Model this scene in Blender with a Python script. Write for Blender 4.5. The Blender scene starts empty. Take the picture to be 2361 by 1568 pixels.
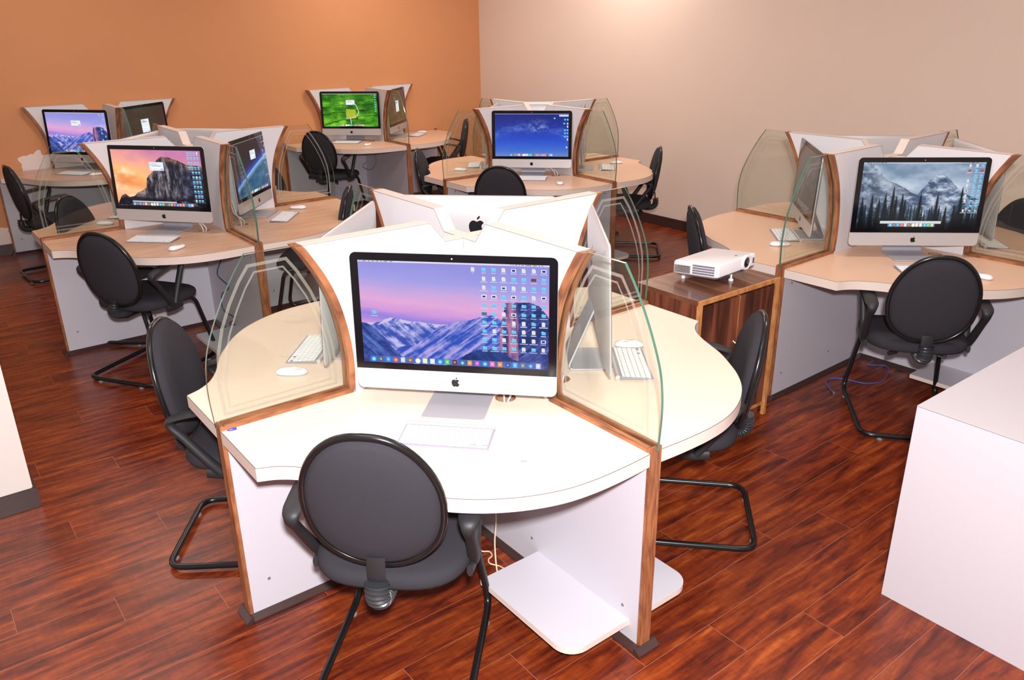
import bpy, bmesh, math, random
import numpy as np
from mathutils import Vector, Matrix
S = bpy.context.scene
C = S.collection
PI = math.pi
D = 1.03          # scene units per metre, for the devices
R45 = math.sqrt(.5)

# ---------------------------------------------------------------- camera, light, exposure
def rotmat(yaw, pitch, roll):
    cy, sy = math.cos(yaw), math.sin(yaw); cp, sp = math.cos(pitch), math.sin(pitch)
    f = Vector((cy*cp, sy*cp, -sp)); r = Vector((sy, -cy, 0)); u = r.cross(f)
    cr, sr = math.cos(roll), math.sin(roll)
    r2 = cr*r + sr*u; u2 = -sr*r + cr*u
    return Matrix((r2, u2, -f)).transposed()
CAM = (0.5467, -2.8576, 1.9517)
M3 = rotmat(1.7017, 0.3749, -0.0123)
cd = bpy.data.cameras.new('camera'); cam = bpy.data.objects.new('camera', cd); C.objects.link(cam)
cam.matrix_world = Matrix.Translation(CAM) @ M3.to_4x4()
cd.sensor_fit = 'HORIZONTAL'; cd.sensor_width = 36; cd.lens = 1853.83/2361*36; cd.clip_start = .05
S.camera = cam
w = bpy.data.worlds.new('world'); S.world = w; w.use_nodes = True
w.node_tree.nodes['Background'].inputs[0].default_value = (.8, .85, 1, 1)
w.node_tree.nodes['Background'].inputs[1].default_value = .02
S.view_settings.view_transform = 'Standard'; S.view_settings.look = 'None'
S.view_settings.exposure = 0.0; S.view_settings.gamma = 1; S.view_settings.use_curve_mapping = False
def area(name, loc, target, size, energy, col, sy=None):
    l = bpy.data.lights.new(name, 'AREA'); l.energy = energy; l.color = col; l.size = size
    if sy: l.shape = 'RECTANGLE'; l.size_y = sy
    o = bpy.data.objects.new(name, l); C.objects.link(o); o.location = loc
    o.rotation_euler = (Vector(target)-Vector(loc)).to_track_quat('-Z', 'Y').to_euler()
    return o
# the flash fired from the camera's hot shoe
area('camera_flash', (0.60, -2.92, 2.16), (.05, .4, .6), .09, 198, (1, .97, .975))
# ceiling luminaires of the room, all above the frame
for i, (x, y) in enumerate(((-2.6, 1.2), (-.4, 3.2), (1.9, .9), (-.3, -1.2), (-3.6, 3.2), (-1.6, 5.6), (.4, 5.4))):
    area('ceiling_luminaire_light', (x, y, 3.06), (x, y, 0), 1.2, (18, 25, 24, 12, 18, 26, 30)[i], (1, .92, .84), .3)

# ---------------------------------------------------------------- material helpers
def new_mat(name):
    m = bpy.data.materials.new(name); m.use_nodes = True
    nt = m.node_tree; b = nt.nodes['Principled BSDF']; return m, nt, b
def srgb(r, g, b):
    f = lambda c: ((c/255+.055)/1.055)**2.4 if c/255 > .04045 else c/255/12.92
    return (f(r), f(g), f(b), 1)
def simple(name, col, rough=.5, metal=0, noise=0, scale=200, bump=0, spec=.5, coat=0):
    m, nt, b = new_mat(name)
    b.inputs['Base Color'].default_value = col; b.inputs['Roughness'].default_value = rough
    b.inputs['Metallic'].default_value = metal; b.inputs['Specular IOR Level'].default_value = spec
    b.inputs['Coat Weight'].default_value = coat
    if noise or bump:
        tc = nt.nodes.new('ShaderNodeTexCoord'); n = nt.nodes.new('ShaderNodeTexNoise')
        n.inputs['Scale'].default_value = scale; n.inputs['Detail'].default_value = 3
        nt.links.new(tc.outputs['Object'], n.inputs['Vector'])
        if noise:
            mx = nt.nodes.new('ShaderNodeMix'); mx.data_type = 'RGBA'
            mx.inputs['A'].default_value = tuple(c*(1-noise) for c in col[:3])+(1,)
            mx.inputs['B'].default_value = tuple(min(1, c*(1+noise)) for c in col[:3])+(1,)
            nt.links.new(n.outputs['Fac'], mx.inputs['Factor']); nt.links.new(mx.outputs['Result'], b.inputs['Base Color'])
        if bump:
            bp = nt.nodes.new('ShaderNodeBump'); bp.inputs['Strength'].default_value = bump; bp.inputs['Distance'].default_value = .002
            nt.links.new(n.outputs['Fac'], bp.inputs['Height']); nt.links.new(bp.outputs['Normal'], b.inputs['Normal'])
    return m
def grain(name, c1, c2, rough=.35, vec=(1, 12, 12), scale=6, c3=None, detail=6, dist=.6, coat=0):
    """wood: noise stretched along one object axis"""
    m, nt, b = new_mat(name); L = nt.links.new
    tc = nt.nodes.new('ShaderNodeTexCoord'); mp = nt.nodes.new('ShaderNodeMapping'); mp.inputs['Scale'].default_value = vec
    L(tc.outputs['Object'], mp.inputs['Vector'])
    n = nt.nodes.new('ShaderNodeTexNoise'); n.inputs['Scale'].default_value = scale; n.inputs['Detail'].default_value = detail; n.inputs['Distortion'].default_value = dist
    L(mp.outputs['Vector'], n.inputs['Vector'])
    cr = nt.nodes.new('ShaderNodeValToRGB'); e = cr.color_ramp.elements
    e[0].position = .35; e[0].color = c1; e[1].position = .65; e[1].color = c2
    if c3: x = e.new(.5); x.color = c3
    L(n.outputs['Fac'], cr.inputs['Fac']); L(cr.outputs['Color'], b.inputs['Base Color'])
    b.inputs['Roughness'].default_value = rough; b.inputs['Coat Weight'].default_value = coat
    return m

MAT = {}
MAT['laminate_low'] = simple('lavender_grey_laminate', srgb(196, 193, 202), .42, noise=.04, scale=260)  # darker copy of one finish; weaker flash light painted into the colour
MAT['laminate'] = simple('grey_white_laminate', srgb(216, 213, 218), .42, noise=.035, scale=260)  # lighter copy for the upper boards; stronger flash light painted into the colour
MAT['edge'] = simple('cream_edge_band', srgb(222, 205, 196), .45)
MAT['beech'] = grain('beech_laminate', srgb(196, 154, 126), srgb(216, 176, 148), .33, (1.2, 14, 14), 3.0)
MAT['beech_plain'] = simple('pale_maple_laminate', srgb(226, 186, 158), .3, noise=.03, scale=30)
MAT['cream_top'] = simple('cream_laminate', srgb(236, 214, 196), .35, noise=.02, scale=40)
MAT['trim'] = grain('teak_trim', srgb(112, 66, 44), srgb(166, 108, 72), .4, (3, 30, 3), 3, srgb(144, 90, 58), coat=.1)
MAT['trim_light'] = grain('pale_trim', srgb(190, 140, 100), srgb(226, 182, 144), .4, (3, 30, 3), 3)
MAT['skirting'] = simple('dark_brown_skirting', srgb(62, 44, 42), .3, noise=.1, scale=60)
MAT['raw'] = simple('raw_chipboard', srgb(150, 110, 80), .8, noise=.3, scale=300)
MAT['alu'] = simple('brushed_aluminium', srgb(194, 190, 192), .35, metal=.3)
MAT['alu_dark'] = simple('satin_aluminium', srgb(184, 182, 190), .42, metal=.35)
MAT['bezel'] = simple('black_glass_bezel', (.004, .004, .006, 1), .12)
MAT['key_base'] = simple('grey_keyboard_plate', srgb(150, 146, 162), .5)
MAT['logo'] = simple('black_logo', (.006, .006, .008, 1), .15)
MAT['white_key'] = simple('white_keycap', srgb(236, 236, 238), .4)
MAT['mouse_white'] = simple('white_gloss_mouse', srgb(240, 238, 240), .12, coat=.5)
MAT['fabric'] = simple('black_woven_fabric', srgb(50, 48, 54), .95, noise=.25, scale=900, bump=.5, spec=.25)
MAT['plastic'] = simple('black_plastic', srgb(36, 36, 39), .55, noise=.1, scale=400)
MAT['gloss'] = simple('glossy_black_edging', srgb(24, 23, 24), .22, noise=.2, scale=30)
MAT['tube'] = simple('black_painted_steel', srgb(20, 21, 24), .25)
MAT['rubber'] = simple('ribbed_black_rubber', srgb(48, 49, 53), .35)
MAT['glide'] = simple('grey_glide', srgb(120, 124, 130), .4)
MAT['screw'] = simple('dull_screw_cap', srgb(120, 112, 112), .5)
MAT['cable_white'] = simple('white_cable', srgb(214, 214, 218), .4)
MAT['cable_cream'] = simple('cream_cable', srgb(214, 190, 158), .5)
MAT['cable_blue'] = simple('blue_cable', srgb(58, 96, 178), .4)
MAT['cable_navy'] = simple('navy_cable', srgb(40, 52, 96), .4)
MAT['cable_grey'] = simple('grey_cable', srgb(120, 116, 120), .5)
MAT['white_plastic'] = simple('white_plastic', srgb(232, 230, 234), .35)
MAT['grey_plastic'] = simple('light_grey_plastic', srgb(176, 176, 182), .4)
MAT['vent'] = simple('dark_vent', srgb(70, 60, 90), .5)
MAT['lens'] = simple('lens_glass', (.01, .012, .015, 1), .05, coat=1)
MAT['label'] = simple('grey_rating_label', srgb(140, 132, 132), .5)
MAT['label_ink'] = simple('label_ink', srgb(84, 78, 80), .6)
MAT['chrome'] = simple('chrome', srgb(220, 220, 224), .15, metal=1)
MAT['walnut'] = grain('walnut_veneer', srgb(62, 34, 26), srgb(128, 74, 52), .28, (9, 9, 1.0), 1.6, srgb(98, 54, 38), 5, 1.2, coat=.3)
MAT['walnut_top'] = grain('walnut_veneer_top', srgb(84, 52, 40), srgb(134, 88, 64), .25, (10, 1.2, 1), 1.6, srgb(110, 68, 50), 5, 1.0, coat=.3)
MAT['lipping'] = grain('oak_lipping', srgb(172, 112, 62), srgb(206, 146, 92), .35, (8, 8, 3), 4)
MAT['block'] = simple('white_counter_laminate', srgb(196, 191, 198), .4, noise=.02, scale=80)
MAT['seam'] = simple('dark_joint_line', srgb(90, 70, 64), .6)
MAT['plaster'] = simple('white_plaster', srgb(232, 214, 206), .9, noise=.05, scale=20)
MAT['pen_clear'] = simple('clear_pen_barrel', srgb(232, 204, 214), .15)
MAT['pen_blue'] = simple('blue_pen_cap', srgb(40, 50, 190), .25)
MAT['board_edge'] = simple('stacked_board_edge', srgb(206, 190, 176), .6, noise=.2, scale=60)

def glass_mat():
    m, nt, b = new_mat('clear_glass'); nt.nodes.remove(b); L = nt.links.new
    out = nt.nodes['Material Output']
    tr = nt.nodes.new('ShaderNodeBsdfTransparent'); tr.inputs[0].default_value = (.93, .955, .93, 1)
    gl = nt.nodes.new('ShaderNodeBsdfGlossy'); gl.inputs['Roughness'].default_value = .01; gl.inputs[0].default_value = (1, 1, 1, 1)
    fr = nt.nodes.new('ShaderNodeFresnel'); fr.inputs[0].default_value = 1.5
    mx = nt.nodes.new('ShaderNodeMixShader')
    ge = nt.nodes.new('ShaderNodeNewGeometry'); iv = nt.nodes.new('ShaderNodeMath'); iv.operation = 'SUBTRACT'; iv.inputs[0].default_value = 1
    L(ge.outputs['Backfacing'], iv.inputs[1]); ml = nt.nodes.new('ShaderNodeMath'); ml.operation = 'MULTIPLY'
    L(fr.outputs[0], ml.inputs[0]); L(iv.outputs[0], ml.inputs[1])
    L(ml.outputs[0], mx.inputs[0]); L(tr.outputs[0], mx.inputs[1]); L(gl.outputs[0], mx.inputs[2]); L(mx.outputs[0], out.inputs[0])
    return m
MAT['glass'] = glass_mat()
MAT['glass_edge'] = simple('green_glass_edge', srgb(72, 112, 96), .1, coat=.6)
def etched_mat():
    m, nt, b = new_mat('frosted_etching'); L = nt.links.new; out = nt.nodes['Material Output']
    b.inputs['Base Color'].default_value = srgb(176, 168, 162); b.inputs['Roughness'].default_value = .7
    tr = nt.nodes.new('ShaderNodeBsdfTransparent'); mx = nt.nodes.new('ShaderNodeMixShader'); mx.inputs[0].default_value = .36
    L(tr.outputs[0], mx.inputs[1]); L(b.outputs[0], mx.inputs[2]); L(mx.outputs[0], out.inputs[0])
    return m
MAT['etch'] = etched_mat()

def floor_mat():
    m, nt, b = new_mat('red_brown_laminate_floor'); L = nt.links.new; N = nt.nodes.new
    def math_(op, a, c=None, d=None):
        n = N('ShaderNodeMath'); n.operation = op
        for i, v in enumerate((a, c, d)):
            if v is None: continue
            if isinstance(v, (int, float)): n.inputs[i].default_value = v
            else: L(v, n.inputs[i])
        return n.outputs[0]
    geo = N('ShaderNodeNewGeometry'); sp = N('ShaderNodeSeparateXYZ'); L(geo.outputs['Position'], sp.inputs[0])
    x, y = sp.outputs['X'], sp.outputs['Y']
    al = math_('MULTIPLY', math_('ADD', x, y), R45)
    pe = math_('MULTIPLY', math_('SUBTRACT', y, x), R45)
    rw = math_('DIVIDE', math_('ADD', pe, .72), .1618); row = math_('FLOOR', rw); fr = math_('FRACT', rw)
    al2 = math_('ADD', math_('SUBTRACT', al, 1.76), math_('MULTIPLY', row, .3125))
    cl = math_('DIVIDE', al2, 1.22); col = math_('FLOOR', cl); fc = math_('FRACT', cl)
    # seams
    dr = math_('MINIMUM', fr, math_('SUBTRACT', 1.0, fr)); s1 = math_('LESS_THAN', dr, .0065)
    dc = math_('MINIMUM', fc, math_('SUBTRACT', 1.0, fc)); s2 = math_('LESS_THAN', dc, .0009)
    seam = math_('MAXIMUM', s1, s2)
    cb = N('ShaderNodeCombineXYZ'); L(row, cb.inputs[0]); L(col, cb.inputs[1])
    wn = N('ShaderNodeTexWhiteNoise'); wn.noise_dimensions = '2D'; L(cb.outputs[0], wn.inputs['Vector'])
    rnd = wn.outputs['Value']
    gv = N('ShaderNodeCombineXYZ'); L(math_('MULTIPLY', al, 2.2), gv.inputs[0]); L(math_('MULTIPLY', pe, 16.0), gv.inputs[1]); L(math_('MULTIPLY', rnd, 40.0), gv.inputs[2])
    n1 = N('ShaderNodeTexNoise'); n1.inputs['Scale'].default_value = 1.6; n1.inputs['Detail'].default_value = 7; n1.inputs['Roughness'].default_value = .62; n1.inputs['Distortion'].default_value = .5
    L(gv.outputs[0], n1.inputs['Vector'])
    cr = N('ShaderNodeValToRGB'); e = cr.color_ramp.elements
    e[0].position = .30; e[0].color = srgb(58, 19, 11); e[1].position = .72; e[1].color = srgb(160, 80, 32)
    k = e.new(.45); k.color = srgb(100, 36, 17); k = e.new(.58); k.color = srgb(128, 54, 22)
    L(n1.outputs['Fac'], cr.inputs['Fac'])
    # chatter marks across the grain
    gv2 = N('ShaderNodeCombineXYZ'); L(math_('MULTIPLY', al, 70.0), gv2.inputs[0]); L(math_('MULTIPLY', pe, 9.0), gv2.inputs[1]); L(math_('MULTIPLY', rnd, 9.0), gv2.inputs[2])
    n2 = N('ShaderNodeTexNoise'); n2.inputs['Scale'].default_value = 1.0; n2.inputs['Detail'].default_value = 2
    L(gv2.outputs[0], n2.inputs['Vector'])
    v = math_('MULTIPLY_ADD', n2.outputs['Fac'], .5, .75)
    gv3 = N('ShaderNodeCombineXYZ'); L(math_('MULTIPLY', al, 9.0), gv3.inputs[0]); L(math_('MULTIPLY', pe, 30.0), gv3.inputs[1])
    n3 = N('ShaderNodeTexNoise'); n3.inputs['Scale'].default_value = 1.3; n3.inputs['Detail'].default_value = 3
    L(gv3.outputs[0], n3.inputs['Vector'])
    mr = N('ShaderNodeMapRange'); mr.inputs['From Min'].default_value = .28; mr.inputs['From Max'].default_value = .42; mr.inputs['To Min'].default_value = .6; mr.inputs['To Max'].default_value = 1.0
    L(n3.outputs['Fac'], mr.inputs['Value'])
    v2 = math_('MULTIPLY', v, mr.outputs[0]); v3 = math_('MULTIPLY', v2, math_('MULTIPLY_ADD', rnd, .28, .88))
    mul = N('ShaderNodeVectorMath'); mul.operation = 'SCALE'; L(cr.outputs['Color'], mul.inputs[0]); L(v3, mul.inputs['Scale'])
    mx = N('ShaderNodeMix'); mx.data_type = 'RGBA'; L(seam, mx.inputs['Factor']); L(mul.outputs[0], mx.inputs['A']); mx.inputs['B'].default_value = srgb(150, 92, 70)
    L(mx.outputs['Result'], b.inputs['Base Color'])
    b.inputs['Roughness'].default_value = .30; b.inputs['Specular IOR Level'].default_value = .42
    bp = N('ShaderNodeBump'); bp.inputs['Strength'].default_value = .12; bp.inputs['Distance'].default_value = .001
    L(n2.outputs['Fac'], bp.inputs['Height']); L(bp.outputs[0], b.inputs['Normal'])
    return m
MAT['floor'] = floor_mat()
MAT['orange'] = simple('orange_ochre_paint', srgb(206, 142, 96), .75, noise=.03, scale=3)
MAT['peach'] = simple('pale_beige_paint', srgb(226, 204, 190), .75, noise=.02, scale=3)
MAT['white_wall'] = simple('white_paint', srgb(228, 220, 214), .7)
MAT['ceiling'] = simple('ceiling_white', srgb(228, 222, 214), .9)

# ---------------------------------------------------------------- mesh helpers
class MB:
    def __init__(s): s.v = []; s.f = []; s.m = []; s.mi = 0
    def add(s, vs, fs, mi=None):
        o = len(s.v); s.v += [tuple(p) for p in vs]
        s.f += [tuple(i+o for i in f) for f in fs]; s.m += [s.mi if mi is None else mi]*len(fs)
    def box(s, x0, x1, y0, y1, z0, z1, mi=None):
        s.add([(x0,y0,z0),(x1,y0,z0),(x1,y1,z0),(x0,y1,z0),(x0,y0,z1),(x1,y0,z1),(x1,y1,z1),(x0,y1,z1)],
              [(0,3,2,1),(4,5,6,7),(0,1,5,4),(1,2,6,5),(2,3,7,6),(3,0,4,7)], mi)
    def prism(s, pts, a, b, axis='y', mi=None, side=None):
        """pts 2D polygon (u,v) extruded a..b. axis y: (x,z); axis z: (x,y); axis x: (y,z)"""
        mk = {'y': lambda u, v, t: (u, t, v), 'z': lambda u, v, t: (u, v, t), 'x': lambda u, v, t: (t, u, v)}[axis]
        n = len(pts); vs = [mk(u, v, a) for u, v in pts]+[mk(u, v, b) for u, v in pts]
        s.add(vs, [tuple(range(n)), tuple(range(2*n-1, n-1, -1))], mi)
        s.add(vs, [(i, i+n, (i+1) % n+n, (i+1) % n) for i in range(n)], side if side is not None else mi)
    def loft(s, rings, closed=True, cap=True, mi=None):
        n = len(rings[0]); vs = [p for r in rings for p in r]; fs = []
        for k in range(len(rings)-1):
            for i in range(n if closed else n-1):
                j = (i+1) % n; fs.append((k*n+i, k*n+j, (k+1)*n+j, (k+1)*n+i))
        if cap: fs.append(tuple(range(n-1, -1, -1))); fs.append(tuple(range((len(rings)-1)*n, len(rings)*n)))
        s.add(vs, fs, mi)
    def tube(s, path, r, n=10, closed=False, mi=None, ref=None, rx=None):
        """r radius (or list); rx: half width along ref axis for a flattened section"""
        P = [Vector(p) for p in path]; m = len(P); rings = []
        up = None
        for i in range(m):
            if closed: t = (P[(i+1) % m]-P[i-1]).normalized()
            else: t = (P[min(i+1, m-1)]-P[max(i-1, 0)]).normalized()
            if ref: side = Vector(ref); side = (side-side.dot(t)*t).normalized()
            else:
                if up is None: up = Vector((0, 0, 1)) if abs(t.z) < .9 else Vector((0, 1, 0))
                up = (up-up.dot(t)*t).normalized(); side = t.cross(up).normalized()
            o = t.cross(side)
            ri = r[i] if isinstance(r, (list, tuple)) else r
            rr = (rx[i] if isinstance(rx, (list, tuple)) else rx) if rx else ri
            rings.append([tuple(P[i]+side*math.cos(a)*rr+o*math.sin(a)*ri) for a in (2*PI*k/n for k in range(n))])
        if closed: rings.append(rings[0]); s.loft(rings, cap=False, mi=mi)
        else: s.loft(rings, mi=mi)
    def build(s, name, mats, parent=None, smooth=False, bevel=0, seg=2, loc=None, angle=40):
        me = bpy.data.meshes.new(name); me.from_pydata(s.v, [], s.f)
        if not isinstance(mats, (list, tuple)): mats = [mats]
        for m in mats: me.materials.append(MAT[m] if isinstance(m, str) else m)
        me.polygons.foreach_set('material_index', s.m)
        bm = bmesh.new(); bm.from_mesh(me); bmesh.ops.remove_doubles(bm, verts=bm.verts, dist=1e-6)
        bmesh.ops.recalc_face_normals(bm, faces=bm.faces)
        if bevel:
            es = [e for e in bm.edges if len(e.link_faces) == 2 and e.calc_face_angle(0) > math.radians(35)]
            bmesh.ops.bevel(bm, geom=es, offset=bevel, segments=seg, affect='EDGES', clamp_overlap=True)
        if smooth:
            for f in bm.faces: f.smooth = True
            for e in bm.edges:
                if len(e.link_faces) == 2 and e.calc_face_angle(0) > math.radians(angle): e.smooth = False
        bm.to_mesh(me); bm.free()
        o = bpy.data.objects.new(name, me); C.objects.link(o)
        if parent: o.parent = parent
        if loc: o.location = loc
        return o
def smoothpath(pts, n=8, closed=False):
    """Catmull-Rom through the points"""
    P = [Vector(p) for p in pts]; m = len(P); out = []
    for i in range(m if closed else m-1):
        if closed: a, b, c, d = P[i-1], P[i], P[(i+1) % m], P[(i+2) % m]
        else: a, b, c, d = P[max(i-1, 0)], P[i], P[i+1], P[min(i+2, m-1)]
        for k in range(n):
            t = k/n
            out.append(.5*((2*b)+(c-a)*t+(2*a-5*b+4*c-d)*t*t+(3*b-a-3*c+d)*t**3))
    if not closed: out.append(P[-1])
    return out
def fillet(pts, r, n=6):
    """polyline with rounded corners"""
    P = [Vector(p) for p in pts]; out = [P[0]]
    for i in range(1, len(P)-1):
        a, b, c = P[i-1], P[i], P[i+1]; ri = r[i-1] if isinstance(r, (list, tuple)) else r
        u = (a-b).normalized(); v = (c-b).normalized(); p = b+u*ri; q = b+v*ri
        for k in range(n+1):
            t = k/n; out.append((1-t)**2*p+2*t*(1-t)*b+t*t*q)
    return out+[P[-1]]
def rrect(x0, x1, y0, y1, r, n=6):
    out = []
    for cx, cy, a0 in ((x1-r, y1-r, 0), (x0+r, y1-r, PI/2), (x0+r, y0+r, PI), (x1-r, y0+r, 1.5*PI)):
        for k in range(n+1):
            a = a0+PI/2*k/n; out.append((cx+r*math.cos(a), cy+r*math.sin(a)))
    return out
def empty(name, label, cat, loc=(0,0,0), rz=0, group=None):
    o = bpy.data.objects.new(name, None); C.objects.link(o); o.location = loc; o.rotation_euler = (0, 0, rz)
    o.empty_display_size = .1
    return tag(o, label, cat, group)
def tag(o, label=None, cat=None, group=None):
    if label: o['label'] = label
    if cat: o['category'] = cat
    if group: o['group'] = group
    elif 'group' in o: del o['group']
    return o
def struct(o): o['kind'] = 'structure'; return o
KIDS = {}
def kids(o): return [c for c in C.objects if c.parent == o]
def copy_tree(o, parent=None):
    c = o.copy(); C.objects.link(c); c.parent = parent
    for ch in kids(o): copy_tree(ch, c)
    return c

# ---------------------------------------------------------------- the room
WY = 8.815      # orange wall: y - x = WY
WX = 6.43       # beige wall: x + y = WX
def ap(a, p, z=0): return ((a-p)*R45, (a+p)*R45, z)      # (along 45 deg, perpendicular) -> world
A0, A1, P0, P1 = -4.0, WX*R45, -3.9, WY*R45; HC = 3.1
def slab(a0, a1, p0, p1, z0, z1, name, mat, **k):
    m = MB(); q = [ap(a0, p0), ap(a1, p0), ap(a1, p1), ap(a0, p1)]
    m.prism([(x[0], x[1]) for x in q], z0, z1, 'z'); return m.build(name, mat, **k)
struct(slab(A0-.1, A1+.1, P0-.1, P1+.1, -.08, 0, 'floor', 'floor'))
struct(slab(A0-.1, A1+.1, P0-.1, P1+.1, HC, HC+.08, 'ceiling', 'ceiling'))
struct(slab(A0-.1, A1, P1, P1+.1, 0, HC, 'wall_back', 'orange'))
struct(slab(A1, A1+.1, P0-.1, P1+.1, 0, HC, 'wall_right', 'peach'))
struct(slab(A0-.1, A0, P0-.1, P1, 0, HC, 'wall_left', 'white_wall'))
struct(slab(A0, A1, P0-.1, P0, 0, HC, 'wall_front', 'white_wall'))
struct(slab(A1-.014, A1, P0, P1, 0, .098, 'baseboard_right', 'skirting', bevel=.003))
struct(slab(A0, A1-.014, P1-.014, P1, 0, .098, 'baseboard_back', 'skirting', bevel=.003))
# white pillar at the lower left, standing on its own dark skirting
pa, pp = (-1.93-.12)*R45, (-.12+1.93)*R45
struct(slab(pa-1.3, pa, pp, pp+.35, .09, HC, 'wall_pillar', 'white_wall', bevel=.004))
struct(slab(pa-1.3, pa+.014, pp-.014, pp+.364, 0, .09, 'baseboard_pillar', 'skirting', bevel=.003))
# patches where the orange paint has come off the plaster, on the back wall
def patch(x, z, rx, rz, seed):
    rnd = random.Random(seed); m = MB(); n = 46; ring = []
    ph = [rnd.uniform(0, 6.28) for _ in range(6)]
    for k in range(n):
        a = 2*PI*k/n; r = 1+.18*math.sin(2*a+ph[0])+.12*math.sin(5*a+ph[1])+.09*math.sin(9*a+ph[2])+rnd.uniform(-.07, .07)
        ring.append((x+rx*r*math.cos(a), z+rz*r*math.sin(a)))
    y = P1-.0012
    vs = [ap(u, y, v) for u, v in ring]+[ap(u, P1+.001, v) for u, v in ring]
    m.add(vs, [tuple(range(n))]+[(i, (i+1) % n, (i+1) % n+n, i+n) for i in range(n)])
    return m
al_ = lambda x, y: (x+y)*R45
struct(patch(al_(-4.765, 4.045), .80, .125, .115, 4).build('trim_1', 'plaster'))
struct(patch(al_(-5.10, 3.71), .175, .19, .10, 9).build('trim_2', 'plaster'))
# ---------------------------------------------------------------- workstation partitions
h = .0258; L = .982; ZT = 1.302; HP = .76
curve = [(.672, ZT), (.645, 1.266), (.596, 1.182), (.560, 1.096), (.536, .998), (.524, .907), (.522, .841), (.526, HP)]
curve = [(p.x, p.y) for p in smoothpath([(a, b, 0) for a, b in curve], 5)]
def offs(pts, d):
    out = []
    for i, (x, y) in enumerate(pts):
        a = pts[max(i-1, 0)]; b = pts[min(i+1, len(pts)-1)]; tx, ty = b[0]-a[0], b[1]-a[1]; l = math.hypot(tx, ty)
        out.append((x-ty/l*d, y+tx/l*d))
    return out
def hoff(w):
    out = []
    for i, (x, z) in enumerate(curve):
        a = curve[max(i-1, 0)]; b = curve[min(i+1, len(curve)-1)]; out.append((x-w*math.hypot(1, (b[0]-a[0])/(b[1]-a[1])), z))
    return out
garc = [(.824, 1.302), (.862, 1.250), (.905, 1.180), (.948, 1.095), (.980, 1.012), (.993, .940), (.996, .866), (.990, HP)]
garc = [garc[0]]+[(p.x, p.y) for p in smoothpath([(a, b, 0) for a, b in garc[1:]], 4)]
def etch_loop(k):
    o = [(.690, 1.262), (.816, 1.260), (.850, 1.215), (.888, 1.150), (.922, 1.075), (.945, .995), (.953, .92), (.951, .795),
         (.560, .795), (.556, .87), (.565, .95), (.585, 1.045), (.620, 1.14), (.658, 1.215)]
    i = [(.703, 1.238), (.798, 1.237), (.832, 1.190), (.868, 1.125), (.902, 1.05), (.925, .975), (.934, .91), (.932, .817),
         (.578, .817), (.574, .88), (.583, .955), (.603, 1.040), (.636, 1.125), (.670, 1.190)]
    return o if k == 0 else i
def ribbon(m, loop, w, y):
    n = len(loop); vs = []
    for i in range(n):
        a, b, c = loop[i-1], loop[i], loop[(i+1) % n]
        u = Vector((b[0]-a[0], b[1]-a[1])).normalized(); v = Vector((c[0]-b[0], c[1]-b[1])).normalized()
        nn = (Vector((-u.y, u.x))+Vector((-v.y, v.x))); nn = nn/max(nn.length_squared, .3)*2
        vs += [(b[0]+nn.x*w/2, y, b[1]+nn.y*w/2), (b[0]-nn.x*w/2, y, b[1]-nn.y*w/2)]
    m.add(vs, [(2*i, 2*((i+1) % n), 2*((i+1) % n)+1, 2*i+1) for i in range(n)])
MESH = {}
def mk(name, key, fn, parent, rz=0, **kw):
    """build a part once, reuse the mesh for its repeats"""
    if key not in MESH:
        o = fn(); MESH[key] = o.data
    else:
        o = bpy.data.objects.new(name, MESH[key]); C.objects.link(o)
    o.name = name; o.parent = parent; o.rotation_euler = (0, 0, rz); return o
def b_lower(r0, wall):
    m = MB(); m.box(r0, L-.012, -h, h, .022, HP-.014); 
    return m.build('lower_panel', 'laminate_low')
def b_skirt(r0, endcap=True):
    m = MB(); t = .022; g = .024
    for sg in (-1, 1): m.prism([(sg*(h-.004), 0), (sg*(h+t), 0), (sg*(h+t), .006), (sg*(h+.003), g), (sg*(h-.004), g)], r0, L+.002, 'x')
    m.prism([(L-.004, 0), (L+t+.002, 0), (L+t+.002, .006), (L+.005, g), (L-.004, g)], -h-t, h+t, 'y')
    m.box(r0, L, -h+.004, h-.004, 0, g)
    return m.build('skirting', 'skirting')
def b_post():
    m = MB(); m.box(L-.012, L+.002, -h-.001, h+.001, .020, HP+.004)
    return m.build('edge_post', 'trim', bevel=.003)
def b_rail(wood='trim'):
    m = MB(); m.box(.512, L-.012, -h-.001, -.006, HP-.014, HP+.004); m.box(.512, L-.012, .006, h+.001, HP-.014, HP+.004); m.box(.512, L-.012, -.006, .006, HP-.014, HP-.008)
    return m.build('top_rail', wood, bevel=.002)
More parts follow.
